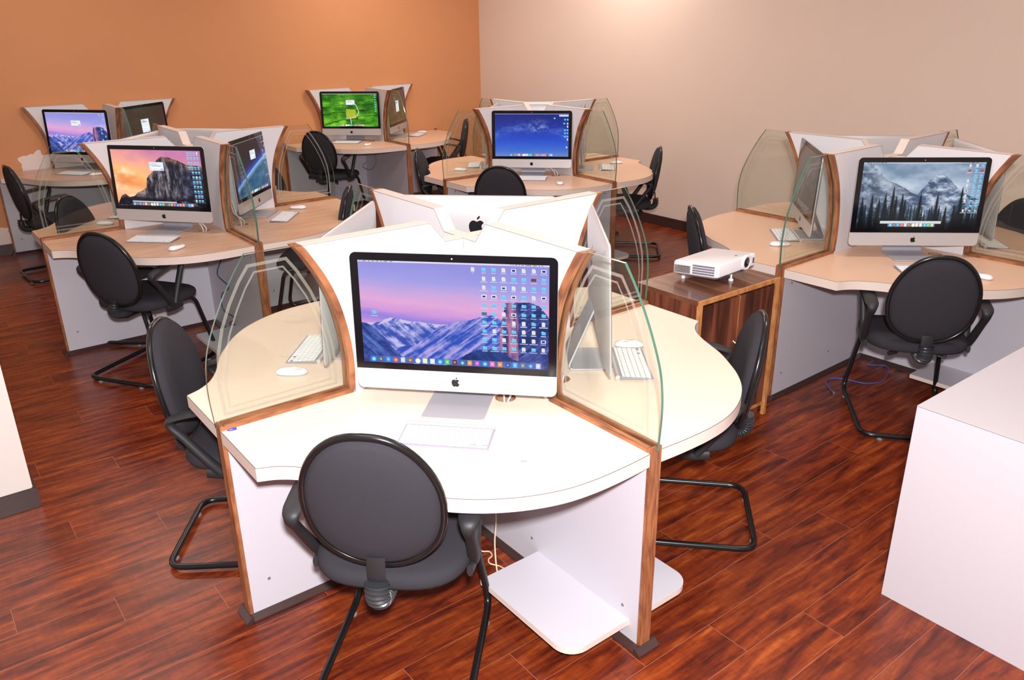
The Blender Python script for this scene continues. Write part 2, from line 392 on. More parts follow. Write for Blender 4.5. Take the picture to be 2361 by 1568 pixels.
def b_board(r0):
    pts = [(r0, .72), (r0, 1.226), (.1025, 1.226), (.1646, ZT)]+hoff(.022)
    pts += [(.500, .72)]
    m = MB(); n = len(pts); m.prism(pts, -h, h, 'y', 0)
    # the top and the notch are edged in cream banding
    for i in range(1, 4):
        a, b = pts[i], pts[i+1]; d = Vector((b[0]-a[0], b[1]-a[1])); nn = Vector((-d.y, d.x)).normalized()*.0012
        m.add([(a[0], -h, a[1]), (b[0], -h, b[1]), (b[0], h, b[1]), (a[0], h, a[1]),
               (a[0]+nn.x, -h, a[1]+nn.y), (b[0]+nn.x, -h, b[1]+nn.y), (b[0]+nn.x, h, b[1]+nn.y), (a[0]+nn.x, h, a[1]+nn.y)],
              [(0, 1, 2, 3), (4, 5, 6, 7), (0, 1, 5, 4), (3, 2, 6, 7), (0, 3, 7, 4), (1, 2, 6, 5)], 1)
    for i in range(1, 4):
        a, b = pts[i], pts[i+1]; d = Vector((b[0]-a[0], b[1]-a[1])); nn = Vector((-d.y, d.x)).normalized()
        for sg in (-1, 1):
            q = [(a[0], a[1]), (b[0], b[1]), (b[0]-nn.x*.0014, b[1]-nn.y*.0014), (a[0]-nn.x*.0014, a[1]-nn.y*.0014)]
            m.prism(q, sg*h, sg*(h+.0004), 'y', 2)
    if r0 > 0:
        for sg in (-1, 1): m.box(r0, r0+.0012, sg*h, sg*(h+.0004), HP, 1.2255, 2)
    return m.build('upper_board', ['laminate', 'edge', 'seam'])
def b_ctrim(full):
    m = MB(); inner = hoff(.022); outer = curve; n = len(curve)
    for ya, yb in (((-h-.001, -.006), (.006, h+.001)) if full else ((-h, h+.001),)):
        rings = [[(inner[i][0], ya, inner[i][1]), (outer[i][0], ya, outer[i][1]), (outer[i][0], yb, outer[i][1]), (inner[i][0], yb, inner[i][1])] for i in range(n)]
        m.loft(rings)
    if full:
        mid = hoff(.010)
        m.loft([[(inner[i][0], -.006, inner[i][1]), (mid[i][0], -.006, mid[i][1]), (mid[i][0], .006, mid[i][1]), (inner[i][0], .006, inner[i][1])] for i in range(n)])
    return m
def b_glass():
    c = hoff(.009); g = [(c[0][0], ZT-.001)]+garc
    pts = g[:-1]+[(.990, HP-.006)]+[(c[-1][0], HP-.006)]+c[::-1][:-1]
    m = MB(); m.prism(pts, -.005, .005, 'y', 0, 1)
    return m.build('glass_pane', ['glass', 'glass_edge'])
def b_etch(k):
    m = MB(); ribbon(m, etch_loop(k), .0105 if k == 0 else .0060, -.0054)
    return m.build('etched_line', 'etch')
def b_screws(r0):
    m = MB()
    for x, z in ((.90, .66), (.90, .14), (.42, .66), (.42, .14)):
        for s in (-1, 1):
            ring = [(x+.006*math.cos(a), z+.006*math.sin(a)) for a in (2*PI*k/10 for k in range(10))]
            m.prism(ring, s*h, s*(h+.0012), 'y')
    return m.build('screw_cap', 'screw')
def b_foot(s):
    """foot shelf fixed to the panel, outer front corner rounded"""
    x0, x1, y0, y1 = .455, .932, h, .292; r = .075
    pts = [(x0, y0), (x1, y0), (x1, y1-r)]+[(x1-r+r*math.cos(a), y1-r+r*math.sin(a)) for a in (PI/2*k/8 for k in range(1, 8))]+[(x1-r, y1), (x0, y1)]
    pts = [(a, b*s) for a, b in pts]
    m = MB(); m.prism(pts, .078, .1, 'z', 0, 1); return m.build('foot_shelf', ['laminate_low', 'edge'])
def pod(label, x, y, deg, arms=4, wood='trim', feet=(1, 3)):
    root = empty('workstation_divider', label, 'partition', (x, y, 0), math.radians(deg), None)
    for k in range(arms):
        r0 = 0 if k % 2 == 0 else h
        full = arms == 4 or k == 1
        rz = k*PI/2; sfx = wood
        p = mk('lower_panel', ('lp', r0), lambda: b_lower(r0, False), root, rz)
        mk('skirting', ('sk', r0), lambda: b_skirt(r0), p)
        mk('screw_cap', ('sc',), lambda: b_screws(r0), p)
        q = mk('edge_post', ('po', wood), lambda: b_post(), root, rz)
        if full: mk('top_rail', ('ra', wood), lambda: b_rail(wood), root, rz)
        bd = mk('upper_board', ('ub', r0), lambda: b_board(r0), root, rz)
        mk('curved_trim', ('ct', full, wood), lambda: b_ctrim(full).build('curved_trim', wood, smooth=True), bd)
        if full:
            g = mk('glass_pane', ('gl',), b_glass, root, rz)
            for e in (0, 1): mk('etched_line', ('et', e), lambda: b_etch(e), g)['label'] = ('wide outer' if e == 0 else 'narrow inner')+' frosted arch line'
        if k in feet and arms == 4:
            for s in (-1, 1): mk('foot_shelf', ('fs', s), lambda: b_foot(s), root, rz)
    return root
PODS = {'A': (0, 0, -135), 'B': (-2.239, 2.238, -134.6), 'C': (-.155, 4.354, -135.4), 'D': (2.088, 2.033, -133.5), 'E': (-4.296, 4.464, -135), 'F': (-2.365, 6.395, -135)}
pod('four-armed white and glass desk partition nearest the camera', *PODS['A'])
pod('four-armed white and glass partition left of centre, before the far-left wall desks', *PODS['B'])
pod('four-armed white and glass partition in front of the room corner', *PODS['C'])
pod('four-armed white and glass partition at the right, beside the walnut cabinet', *PODS['D'])
pod('three-armed partition fixed to the orange wall at far left, by the peeled plaster', *PODS['E'], arms=3)
pod('three-armed partition fixed to the orange wall, nearer the room corner', *PODS['F'], arms=3)

# ---------------------------------------------------------------- desks
prof = [(L, .32), (.930, .345), (.88, .39), (.835, .46), (.80, .535), (.765, .61), (.715, .69), (.65, .78), (.57, .86), (.47, .925), (.36, .968), (.25, .985), (.13, .987), (h+.001, L)]
outline = [(h+.001, h+.001), (L, h+.001)]+[(p.x, p.y) for p in smoothpath([(a, b, 0) for a, b in prof], 7)]
HOLE = (.125, .40)
def b_desk(mir, z0=.705, z1=.750):
    s = -1 if mir else 1
    bm = bmesh.new()
    o = [bm.verts.new((a, b*s, z1)) for a, b in outline]
    hv = [bm.verts.new((HOLE[0]+.036*math.cos(t), (HOLE[1]+.036*math.sin(t))*s, z1)) for t in (2*PI*k/24 for k in range(24))]
    es = [bm.edges.new((v[i], v[(i+1) % len(v)])) for v in (o, hv) for i in range(len(v))]
    r = bmesh.ops.triangle_fill(bm, use_beauty=True, use_dissolve=False, edges=es)
    faces = [f for f in bm.faces]
    e = bmesh.ops.extrude_face_region(bm, geom=faces)
    vs = [g for g in e['geom'] if isinstance(g, bmesh.types.BMVert)]
    bmesh.ops.translate(bm, verts=vs, vec=(0, 0, z0-z1))
    bmesh.ops.recalc_face_normals(bm, faces=bm.faces)
    for f in bm.faces:
        if abs(f.normal.z) < .5:
            c = f.calc_center_median(); d = math.hypot(c.x-HOLE[0], c.y*s-HOLE[1])
            f.material_index = 1 if d < .045 else 0
    me = bpy.data.meshes.new('tabletop'); bm.to_mesh(me); bm.free(); return me
def b_band(mir):
    s = -1 if mir else 1
    m = MB(); pts = outline[1:]
    o2 = offs(pts, -.0016)
    for i in range(len(pts)-1):
        a, b, c, d = pts[i], pts[i+1], o2[i+1], o2[i]
        q = [(p[0], p[1]*s) for p in (a, b, c, d)]
        m.prism(q, .7052, .7488, 'z', 0); m.prism(q, .7488, .7499, 'z', 1)
    return m
DM = {}
SEAT = {'front': (0, False), 'right': (PI, True), 'back': (PI, False), 'left': (0, True)}
def desk(podk, seat, label, top='beech_plain', group=None):
    x, y, dg = PODS[podk]; rz, mir = SEAT[seat]
    root = empty('desk', label, 'desk', (x, y, 0), math.radians(dg)+rz, group)
    if mir not in DM: DM[mir] = (b_desk(mir), b_band(mir).build('edge_band', ['edge', 'seam']).data); [bpy.data.objects.remove(ob) for ob in list(C.objects) if ob.name.startswith('edge_band') and ob.parent is None]
    me = DM[mir][0].copy(); me.materials.append(MAT[top]); me.materials.append(MAT['raw'])
    t = bpy.data.objects.new('tabletop', me); C.objects.link(t); t.parent = root
    e = bpy.data.objects.new('edge_band', DM[mir][1]); C.objects.link(e); e.parent = root
    return root
WHERE = {'A': 'nearest partition', 'B': 'left-centre partition', 'C': 'partition before the room corner', 'D': 'partition right of the walnut cabinet', 'E': 'far-left orange wall partition', 'F': 'orange wall partition near the corner'}
SIDE = {'front': 'the side facing the camera', 'left': 'its left side', 'right': 'its right side', 'back': 'its far side'}
TOPN = {'A': ('cream_top', 'cream'), 'B': ('beech', 'beech-grained'), 'C': ('beech_plain', 'pale maple'), 'D': ('beech_plain', 'pale maple'), 'E': ('beech', 'beech-grained'), 'F': ('beech_plain', 'pale maple')}
for pk in 'ABCD':
    for st in ('front', 'left', 'right', 'back'):
        desk(pk, st, '%s desk top, %s side of the %s' % (TOPN[pk][1], {'front': 'near', 'left': 'left', 'right': 'right', 'back': 'far'}[st], WHERE[pk]), TOPN[pk][0], 'wavy desks around the four-armed partitions')
for pk in 'EF':
    for st in ('front', 'right'):
        desk(pk, st, '%s desk top, %s of the %s' % (TOPN[pk][1], 'left' if st == 'front' else 'right', WHERE[pk]), TOPN[pk][0], 'desks along the orange wall')

# ---------------------------------------------------------------- screen pictures
def s2l(a): a = np.clip(a, 0, 1); return np.where(a > .04045, ((a+.055)/1.055)**2.4, a/12.92)
def vnoise(h_, w_, fy, fx, seed, octv=5, pers=.55):
    rs = np.random.RandomState(seed); out = np.zeros((h_, w_)); amp = 1; tot = 0
    for o in range(octv):
        gy, gx = int(fy*2**o)+2, int(fx*2**o)+2; g = rs.rand(gy+1, gx+1)
        yy = np.linspace(0, gy-1.001, h_); xx = np.linspace(0, gx-1.001, w_); y0 = yy.astype(int); x0 = xx.astype(int)
        ty = yy-y0; tx = xx-x0; ty = ty*ty*(3-2*ty); tx = tx*tx*(3-2*tx); ty = ty[:, None]; tx = tx[None, :]
        a = g[y0][:, x0]; b = g[y0][:, x0+1]; c = g[y0+1][:, x0]; d = g[y0+1][:, x0+1]
        out += amp*((a*(1-tx)+b*tx)*(1-ty)+(c*(1-tx)+d*tx)*ty); tot += amp; amp *= pers
    return out/tot
def lerp(a, b, t): return a+(b-a)*t
def grad(Y, stops):
    ys = [s[0] for s in stops]; return np.stack([np.interp(Y, ys, [s[1][c]/255 for s in stops]) for c in range(3)], -1)
def rect(im, x0, y0, x1, y1, col):
    H_, W_ = im.shape[:2]; im[int(y0*H_):max(int(y1*H_), int(y0*H_)+1), int(x0*W_):max(int(x1*W_), int(x0*W_)+1)] = np.array(col)/255
def disc(im, cx, cy, r, col):
    H_, W_ = im.shape[:2]; Y, X = np.mgrid[0:H_, 0:W_]
    m = ((X/W_-cx)*W_/H_)**2+(Y/H_-cy)**2 < r*r; im[m] = np.array(col)/255
def folder(im, x, y, s=1, thin=False):
    rect(im, x-.011*s, y-.017*s, x+.0, y-.012*s, (110, 200, 236)); rect(im, x-.011*s, y-.013*s, x+.012*s, y+.016*s, (100, 196, 232))
    rect(im, x-.011*s, y-.013*s, x+.012*s, y-.009*s, (140, 216, 240))
def docicon(im, x, y, col=(226, 228, 232), s=1):
    rect(im, x-.009*s, y-.02*s, x+.009*s, y+.02*s, col); rect(im, x+.004*s, y-.02*s, x+.009*s, y-.011*s, tuple(c*.8 for c in col))
    for k in range(3): rect(im, x-.006*s, y-.006+.008*k, x+.005*s, y-.003+.008*k, tuple(c*.82 for c in col))
def caption(im, x, y, w=.03): rect(im, x-w/2, y, x+w/2, y+.006, (200, 205, 225))
def dockcols(im, x0, x1, y, n, seed, bar=(110, 140, 200), h_=.055, alpha=.75):
    H_, W_ = im.shape[:2]; a, b = int((y-h_/2)*H_), int((y+h_/2)*H_); c, d = int(x0*W_), int(x1*W_)
    im[a:b, c:d] = im[a:b, c:d]*(1-alpha)+np.array(bar)/255*alpha
    cols = [(70, 170, 240), (90, 96, 104), (60, 150, 230), (226, 84, 60), (200, 210, 220), (150, 96, 60), (240, 240, 240), (236, 226, 190), (222, 226, 224), (70, 160, 240),
            (80, 205, 90), (120, 30, 40), (70, 130, 140), (232, 140, 60), (180, 80, 190), (60, 150, 220), (250, 110, 160), (236, 130, 50), (20, 60, 120), (70, 170, 245), (110, 112, 118), (60, 120, 210)]
    xs = np.linspace(x0+.02, x1-.02, n)
    for i, xx in enumerate(xs):
        col = cols[(i+seed) % len(cols)] if i < n-1 else (196, 200, 206)
        r = .024
        if (i+seed) % 3 == 0 and i < n-1: disc(im, xx, y, r, col); disc(im, xx, y, r*.5, tuple(min(255, c+90) for c in col))
        else: rect(im, xx-.012, y-r, xx+.012, y+r, col); rect(im, xx-.006, y-r*.4, xx+.006, y+r*.5, tuple(min(255, c*.5+120) for c in col))
def menubar(im, col=(214, 210, 232), dark=True):
    rect(im, 0, 0, 1, .018, col); rnd = random.Random(3)
    x = .012
    for wd in (.006, .02, .01, .012, .014, .008, .022, .014): rect(im, x, .006, x+wd, .013, (60, 60, 80) if dark else (235, 235, 240)); x += wd+.010
    x = .80
    for wd in (.006, .006, .008, .006, .012, .03, .02, .008, .008): rect(im, x, .006, x+wd, .013, (60, 60, 80) if dark else (235, 235, 240)); x += wd+.008
def dialog(im, x, y, w_=.12, h_=.14):
    rect(im, x, y, x+w_, y+h_, (222, 228, 236)); rect(im, x, y, x+w_, y+.012, (204, 212, 220)); rect(im, x+.01, y+.035, x+.022, y+.055, (90, 170, 230))
    for k in range(3): rect(im, x+.03, y+.03+.02*k, x+w_*(.5+.15*k), y+.035+.02*k, (130, 134, 140))
    rect(im, x+.03, y+h_*.6, x+w_-.01, y+h_*.6+.012, (250, 250, 252)); rect(im, x+w_-.035, y+h_-.03, x+w_-.008, y+h_-.014, (70, 140, 235))
def ridge(X, pts, rough, seed, octv=6):
    base = np.interp(X, [p[0] for p in pts], [p[1] for p in pts]); n = len(X)
    return base+(vnoise(2, n, 1, 10, seed, octv, .6)[0]-.5)*rough
def shear(n, k):
    return np.stack([np.roll(r, int(k*i)) for i, r in enumerate(n)])
def pic_dusk(W_, H_, icons=True):
    X = np.linspace(0, 1, W_); Yv = np.linspace(0, 1, H_); Y, XX = np.mgrid[0:H_, 0:W_]; Y = Y/H_; XX = XX/W_
    sky = grad(Y+(XX-.5)*-.12+(vnoise(H_, W_, 3, 1, 2)-.5)*.22, [(0, (140, 138, 212)), (.18, (152, 150, 218)), (.3, (190, 158, 212)), (.42, (216, 160, 206)), (.5, (200, 146, 208)), (.56, (140, 122, 214)), (.66, (226, 160, 200))])
    im = sky
    r1 = ridge(X, [(0, .62), (.06, .6), (.12, .57), (.16, .55), (.3, .565), (.36, .59), (.45, .585), (.6, .55), (1, .55)], .05, 5)
    n1 = .5*vnoise(H_, W_, 12, 16, 8, 5, .7)+.5*shear(vnoise(H_, W_, 5, 34, 9, 4, .7), 1.1); n2 = .35*vnoise(H_, W_, 12, 16, 31, 5, .7)+.65*shear(vnoise(H_, W_, 5, 40, 33, 4, .7), -1.3)
    def rock(mask, dark, light, n, c=3.0):
        t = np.clip((n-.5)*c+.42, 0, 1)[..., None]; col = lerp(np.array(dark)/255, np.array(light)/255, t); im[mask] = col[mask]
    m = Y > r1[None, :]; rock(m, (52, 76, 168), (184, 180, 226), n1, 4.5)
    snow = m & (Y < r1[None, :]+.03) & (n2 > .5); im[snow] = np.array((196, 186, 222))/255
    r2 = ridge(X, [(0, .9), (.3, .8), (.42, .62), (.5, .57), (.58, .545), (.66, .50), (.70, .49), (.74, .52), (1, .60)], .03, 15)
    rock(Y > r2[None, :], (44, 76, 176), (170, 158, 218), n2, 4.6)
    r3 = ridge(X, [(0, .60), (.05, .62), (.1, .70), (.16, .84), (.25, 1), (1, 1.2)], .05, 25); rock(Y > r3[None, :], (26, 48, 120), (90, 116, 190), n1)
    # a cliff at the right
    n3 = vnoise(H_, W_, 4, 34, 44, 5, .6)
    r4 = ridge(X, [(0, 1.4), (.735, 1.3), (.745, .62), (.775, .36), (.80, .355), (.815, .37), (.83, .35), (.90, .35), (.95, .38), (.99, .47), (1, .5)], .02, 35)
    rock(Y > r4[None, :], (56, 48, 112), (190, 130, 160), n3, 2.6)
    sh = (Y > r4[None, :]) & (XX > .84); t = np.clip((n2-.5)*3+.35, 0, 1)[..., None]; im[sh] = lerp(np.array((28, 44, 104))/255, np.array((96, 112, 190))/255, t)[sh]
    r5 = ridge(X, [(0, 1.2), (.5, .98), (.56, .88), (.62, .84), (.75, .84), (.85, .93), (1, 1.0)], .05, 55); rock(Y > r5[None, :], (16, 34, 84), (44, 70, 140), n1, 3)
    return im
def grid_icons(im, cols, rows, x1, y0, dx, dy, seed, miss=.0, docs=.45):
    rnd = random.Random(seed)
    for c in range(cols):
        for r in range(rows):
            x = x1-c*dx; y = y0+r*dy
            if rnd.random() < miss: continue
            q = rnd.random()
            if q > docs: folder(im, x, y)
            elif q > docs*.35: docicon(im, x, y)
            elif q > docs*.15: rect(im, x-.013, y-.015, x+.013, y+.015, (230, 232, 236)); rect(im, x-.008, y-.008, x+.008, y+.01, (30, 50, 120))
            else: rect(im, x-.013, y-.014, x+.013, y+.015, rnd.choice([(40, 40, 44), (120, 60, 30), (40, 120, 150), (190, 60, 60)]))
            caption(im, x, y+.028, rnd.uniform(.02, .045))
def pic_front():
    im = pic_dusk(640, 360)
    menubar(im); grid_icons(im, 7, 10, .972, .06, .0513, .083, 7); docicon(im, .608, .06); caption(im, .608, .09, .01)
    folder(im, .075, .50); caption(im, .075, .532, .035)
    dockcols(im, .035, .965, .965, 23, 0, (70, 110, 190), .06, .8)
    return im
def pic_dusk_small():
    im = pic_dusk(260, 146); menubar(im); grid_icons(im, 2, 10, .965, .06, .052, .088, 5, .25); dialog(im, .42, .2, .16, .13); dockcols(im, .25, .78, .965, 16, 4)
    return im
def pic_sunset():
    W_, H_ = 400, 225; Y, XX = np.mgrid[0:H_, 0:W_]; Y = Y/H_; XX = XX/W_; X = np.linspace(0, 1, W_)
    n = vnoise(H_, W_, 4, 4, 3, 5, .5); t = Y*.8+(1-XX)*.25+(n-.5)*.3
    im = grad(t, [(0, (176, 110, 170)), (.15, (206, 130, 160)), (.35, (244, 170, 140)), (.5, (250, 186, 120)), (.65, (238, 160, 100)), (.8, (246, 190, 140)), (1, (240, 160, 120))])
    lt = np.clip((n-.56)*6, 0, 1)*np.clip(1.3-XX*2.2, 0, 1); im = lerp(im, np.array((252, 240, 206))/255, lt[..., None]*.8)
    dk = np.clip(1-abs(Y-.5)*6, 0, 1)*np.clip(1.2-XX*2, 0, 1)*np.clip((vnoise(H_, W_, 5, 3, 9)-.45)*4, 0, 1); im = lerp(im, np.array((222, 120, 60))/255, dk[..., None])
    im[..., :] = lerp(im, np.array((176, 110, 176))/255, np.clip((XX-.55)*1.6, 0, 1)[..., None]*np.clip(1-Y*2.4, 0, 1)[..., None])
    r = ridge(X, [(0, .96), (.05, .82), (.1, .79), (.14, .84), (.2, .82), (.25, .75), (.3, .72), (.35, .66), (.37, .5), (.4, .44), (.46, .36), (.48, .22), (.52, .16), (.56, .115), (.63, .12), (.74, .17), (.83, .24), (1, .27)], .02, 6)
    m = Y > r[None, :]; a = vnoise(H_, W_, 5, 30, 12, 5, .7); b = vnoise(H_, W_, 16, 16, 13, 4, .7)
    rock = lerp(np.array((24, 26, 40))/255, np.array((150, 140, 142))/255, np.clip((a-.42)*3.4, 0, 1)[..., None])
    warm = np.clip(1-(Y-r[None, :])*7, 0, 1)*np.clip((b-.3)*2, 0, 1); rock = lerp(rock, np.array((210, 140, 106))/255, warm[..., None]*.75)
    right = np.clip((XX-.68-(Y-.4)*.0)*5, 0, 1)*np.clip((Y-.27)*9, 0, 1); rock = lerp(rock, lerp(np.array((16, 18, 34))/255, np.array((70, 84, 124))/255, np.clip((b-.4)*3, 0, 1)[..., None]), right[..., None]*.9)
    low = np.clip((Y-.76)*8, 0, 1)*1.0; rock = lerp(rock, lerp(np.array((10, 12, 22))/255, np.array((84, 92, 116))/255, np.clip((b-.52)*5, 0, 1)[..., None]), low[..., None])
    im[m] = rock[m]
    for c in range(4):
        for r_ in range(11):
            if c == 3 and r_ > 3: continue
            x = .965-c*.034; y = .045+r_*.083
            (folder if (c*7+r_*3) % 11 else docicon)(im, x, y, ); caption(im, x, y+.03, .024)
    dialog(im, .42, .21, .16, .15); dockcols(im, .17, .86, .96, 21, 0, (150, 150, 156), .06, .7); rect(im, .17, .91, .67, .925, (214, 214, 220))
    return im
def pic_stars():
    W_, H_ = 400, 225; Y, XX = np.mgrid[0:H_, 0:W_]; Y = Y/H_; XX = XX/W_
    im = grad(Y+0*XX, [(0, (30, 36, 110)), (.3, (30, 50, 150)), (.6, (36, 72, 190)), (.85, (60, 104, 200)), (1, (110, 130, 190))])
    arc = np.exp(-((np.hypot((XX-.52)*1.2, Y-1.15)-.86-(vnoise(H_, W_, 4, 4, 3)-.5)*.12)/.075)**2); n = vnoise(H_, W_, 12, 12, 5, 5, .7)
    core = np.exp(-(((XX-.58)/.12)**2+((Y-.30)/.12)**2))
    im = lerp(im, np.array((130, 160, 220))/255, (arc*np.clip(n*1.5-.45, 0, 1)*.8)[..., None]); im = lerp(im, np.array((200, 205, 225))/255, np.clip(core*(n*2.4-.8), 0, .9)[..., None])
    rs = np.random.RandomState(8)
    for _ in range(700):
        x, y = rs.randint(0, W_), int(H_*rs.rand()**1.2*.95); k = rs.rand()**2; im[y, x] = np.maximum(im[y, x], np.array((.55, .68, .95))*(.5+.6*k))
    rect(im, 0, 0, 1, .014, (150, 160, 210)); rect(im, .87, .03, .995, .07, (200, 210, 236))
    for x, y in ((.95, .14), (.99, .14), (.94, .23), (.81, .11), (.95, .38), (.99, .38), (.95, .455), (.99, .455), (.95, .53), (.99, .53)): folder(im, min(x, .985), y)
    for x, y in ((.985, .23), (.985, .30), (.985, .60), (.975, .78)): docicon(im, x, y)
    dockcols(im, .2, .79, .965, 21, 0, (120, 150, 210), .055); return im
def pic_mist():
    W_, H_ = 440, 248; Y, XX = np.mgrid[0:H_, 0:W_]; Y = Y/H_; XX = XX/W_; X = np.linspace(0, 1, W_)
    n = vnoise(H_, W_, 5, 4, 2, 5, .55); im = lerp(np.array((112, 134, 160))/255, np.array((206, 216, 228))/255, np.clip((n-.3)*1.6+Y*.5-.1, 0, 1)[..., None])
    a = vnoise(H_, W_, 14, 14, 6, 5, .7)
    r = ridge(X, [(0, -.05), (.1, .02), (.14, .1), (.17, .2), (.22, .27), (.3, .32), (.36, .37), (.42, .44), (.5, .5), (1, .7)], .02, 3)
    m = Y > r[None, :]; rock = lerp(np.array((56, 70, 92))/255, np.array((160, 176, 196))/255, np.clip((a-.4)*3, 0, 1)[..., None]); im[m] = rock[m]
    r = ridge(X, [(0, 1), (.46, .56), (.5, .42), (.54, .33), (.58, .22), (.61, .185), (.66, .19), (.71, .22), (.76, .31), (.84, .44), (1, .56)], .015, 4)
    m = Y > r[None, :]; rock = lerp(np.array((62, 80, 108))/255, np.array((188, 198, 214))/255, np.clip((a-.38)*3, 0, 1)[..., None]); im[m] = rock[m]
    fog = np.clip(1-abs(Y-.62-(XX-.5)*.1)*5, 0, 1)*np.clip((vnoise(H_, W_, 4, 5, 17)-.35)*3, 0, 1); im = lerp(im, np.array((196, 206, 220))/255, (fog*.75)[..., None])
    fg2 = np.exp(-(((XX-.2-(Y-.3)*.5)/.08)**2))*np.clip(1-abs(Y-.3)*2.6, 0, 1); im = lerp(im, np.array((190, 200, 214))/255, fg2[..., None]*.7)
    rnd = random.Random(4)
    def fir(cx, top, base, wd, col):
        for yy in range(int(top*H_), min(int(base*H_), H_)):
            t = max(0, (yy/H_-top)/(base-top)); half = wd*(t**.8)*(.75+.35*math.sin(yy*1.7+cx*40)); a_, b_ = int((cx-half)*W_), int((cx+half)*W_)+1
            im[yy, max(a_, 0):max(b_, 0)] = col
    for i in range(46): fir(rnd.random(), rnd.uniform(.62, .75), 1.05, .028, np.array((26, 40, 46))/255*rnd.uniform(.8, 1.4))
    for cx, tp in ((.03, .52), (.11, .48), (.17, .54), (.22, .46), (.28, .36), (.31, .5), (.36, .46), (.385, .55), (.51, .45), (.65, .46), (.73, .66), (.80, .62), (.845, .36), (.87, .55), (.93, .5)): fir(cx, tp, 1.05, .045, np.array((16, 26, 30))/255)
    im[int(.82*H_):] *= np.linspace(1, .3, H_-int(.82*H_))[:, None, None]
    menubar(im, (190, 200, 215)); grid_icons(im, 2, 10, .975, .05, .044, .075, 6, 0, .05); grid_icons(im, 1, 10, .875, .05, .044, .075, 9, .1, .95)
    rect(im, .2, .885, .71, .925, (206, 210, 214)); dockcols(im, .27, .66, .945, 12, 0, (170, 174, 180), .055); return im
def pic_fields():
    W_, H_ = 300, 169; Y, XX = np.mgrid[0:H_, 0:W_]; Y = Y/H_; XX = XX/W_
    n = vnoise(H_, W_, 5, 5, 2, 4); im = lerp(np.array((26, 96, 10))/255, np.array((120, 200, 40))/255, np.clip((n-.3)*2.2, 0, 1)[..., None])
    u = (XX*7+Y*2.2+(n-.5)*1.2) % 1; v = (Y*(9-4*Y)+XX*.9+(n-.5)*.8) % 1
    im[(v < .10)] *= .55; im[(u < .05)] *= .7
    patchm = (XX > .42) & (XX < .60) & (Y > .46+.1*(XX-.42)) & (Y < .74); im[patchm] = lerp(np.array((150, 170, 30))/255, np.array((190, 190, 60))/255, n[patchm][:, None])
    road = [(.30, .0), (.33, .12), (.41, .28), (.39, .45), (.44, .72)]; road2 = [(.42, .75), (.52, .74), (.62, .68), (.66, .56), (.62, .38), (.58, .28)]; road3 = [(.5, .75), (.51, .92)]
    for rd, col, wd in ((road, (120, 140, 90), .006), (road2, (206, 206, 206), .009), (road3, (206, 210, 214), .012)):
        for (x0, y0), (x1, y1) in zip(rd, rd[1:]):
            for t in np.linspace(0, 1, 60): disc_y, disc_x = lerp(y0, y1, t), lerp(x0, x1, t); rect(im, disc_x-wd/2, disc_y-wd, disc_x+wd/2, disc_y+wd, col)
    rect(im, 0, 0, 1, .016, (226, 236, 224)); dialog(im, .43, .19, .16, .15)
    for k in range(8): folder(im, .965, .05+k*.07)
    dockcols(im, .28, .74, .96, 17, 2, (190, 200, 190), .05); return im
def pic_earth():
    W_, H_ = 300, 169; Y, XX = np.mgrid[0:H_, 0:W_]; Y = Y/H_; XX = XX/W_
    im = np.zeros((H_, W_, 3))+np.array((38, 26, 32))/255
    d = np.hypot((XX-1.15)*1.78, Y-2.15)-1.72+0; 
    d = (Y-(.80-.62*(XX)+.12*XX*XX))
    glow = np.exp(-np.maximum(-d, 0)/.10)*(d < 0); im = im+glow[..., None]*np.array((.10, .28, .72))
    below = d >= 0; n = vnoise(H_, W_, 6, 6, 4)
    c = lerp(np.array((150, 190, 225))/255, lerp(np.array((20, 50, 90))/255, np.array((90, 130, 150))/255, n[..., None]), np.clip(d*9, 0, 1)[..., None]); im[below] = c[below]
    rect(im, 0, .0, 1, .016, (150, 140, 150)); dialog(im, .44, .21, .14, .17); rnd = random.Random(2)
    for k in range(11):
        for c_ in range(4):
            x, y = .96-c_*.055, .05+k*.08
            if c_ == 0: folder(im, x, y)
            elif rnd.random() < .8: rect(im, x-.008, y-.012, x+.008, y+.012, (206, 210, 220) if rnd.random() < .7 else (60, 60, 70))
    dockcols(im, .3, .8, .965, 15, 3, (120, 130, 150)); return im
def pic_dark():
    im = np.zeros((84, 150, 3))+np.array((66, 46, 44))/255; im += (vnoise(84, 150, 3, 3, 2)[..., None]-.5)*.04
    dialog(im, .42, .32, .18, .34); return im
PICS = {'front': pic_front, 'dusk': pic_dusk_small, 'sunset': pic_sunset, 'stars': pic_stars, 'mist': pic_mist, 'fields': pic_fields, 'earth': pic_earth, 'dark': pic_dark, 'blank': lambda: np.zeros((20, 36, 3))+np.array((66, 58, 56))/255}
def screen_mat(strength):
    m, nt, b = new_mat('lit_screen'); a = nt.nodes.new('ShaderNodeAttribute'); a.attribute_name = 'picture'
    nt.links.new(a.outputs['Color'], b.inputs['Emission Color']); b.inputs['Emission Strength'].default_value = strength
    b.inputs['Base Color'].default_value = (.003, .003, .004, 1); b.inputs['Roughness'].default_value = .12; b.inputs['Specular IOR Level'].default_value = .4
    return m
MAT['screen'] = screen_mat(1.12)
SCR = {}
TILT = math.radians(2.2)
def tl(x, y, z):
    """display coordinates -> leaning back about the bottom edge"""
    z0 = .066; dz = z-z0
    return (x*D, (y*math.cos(TILT)+dz*math.sin(TILT))*D, (z0+dz*math.cos(TILT)-y*math.sin(TILT))*D)
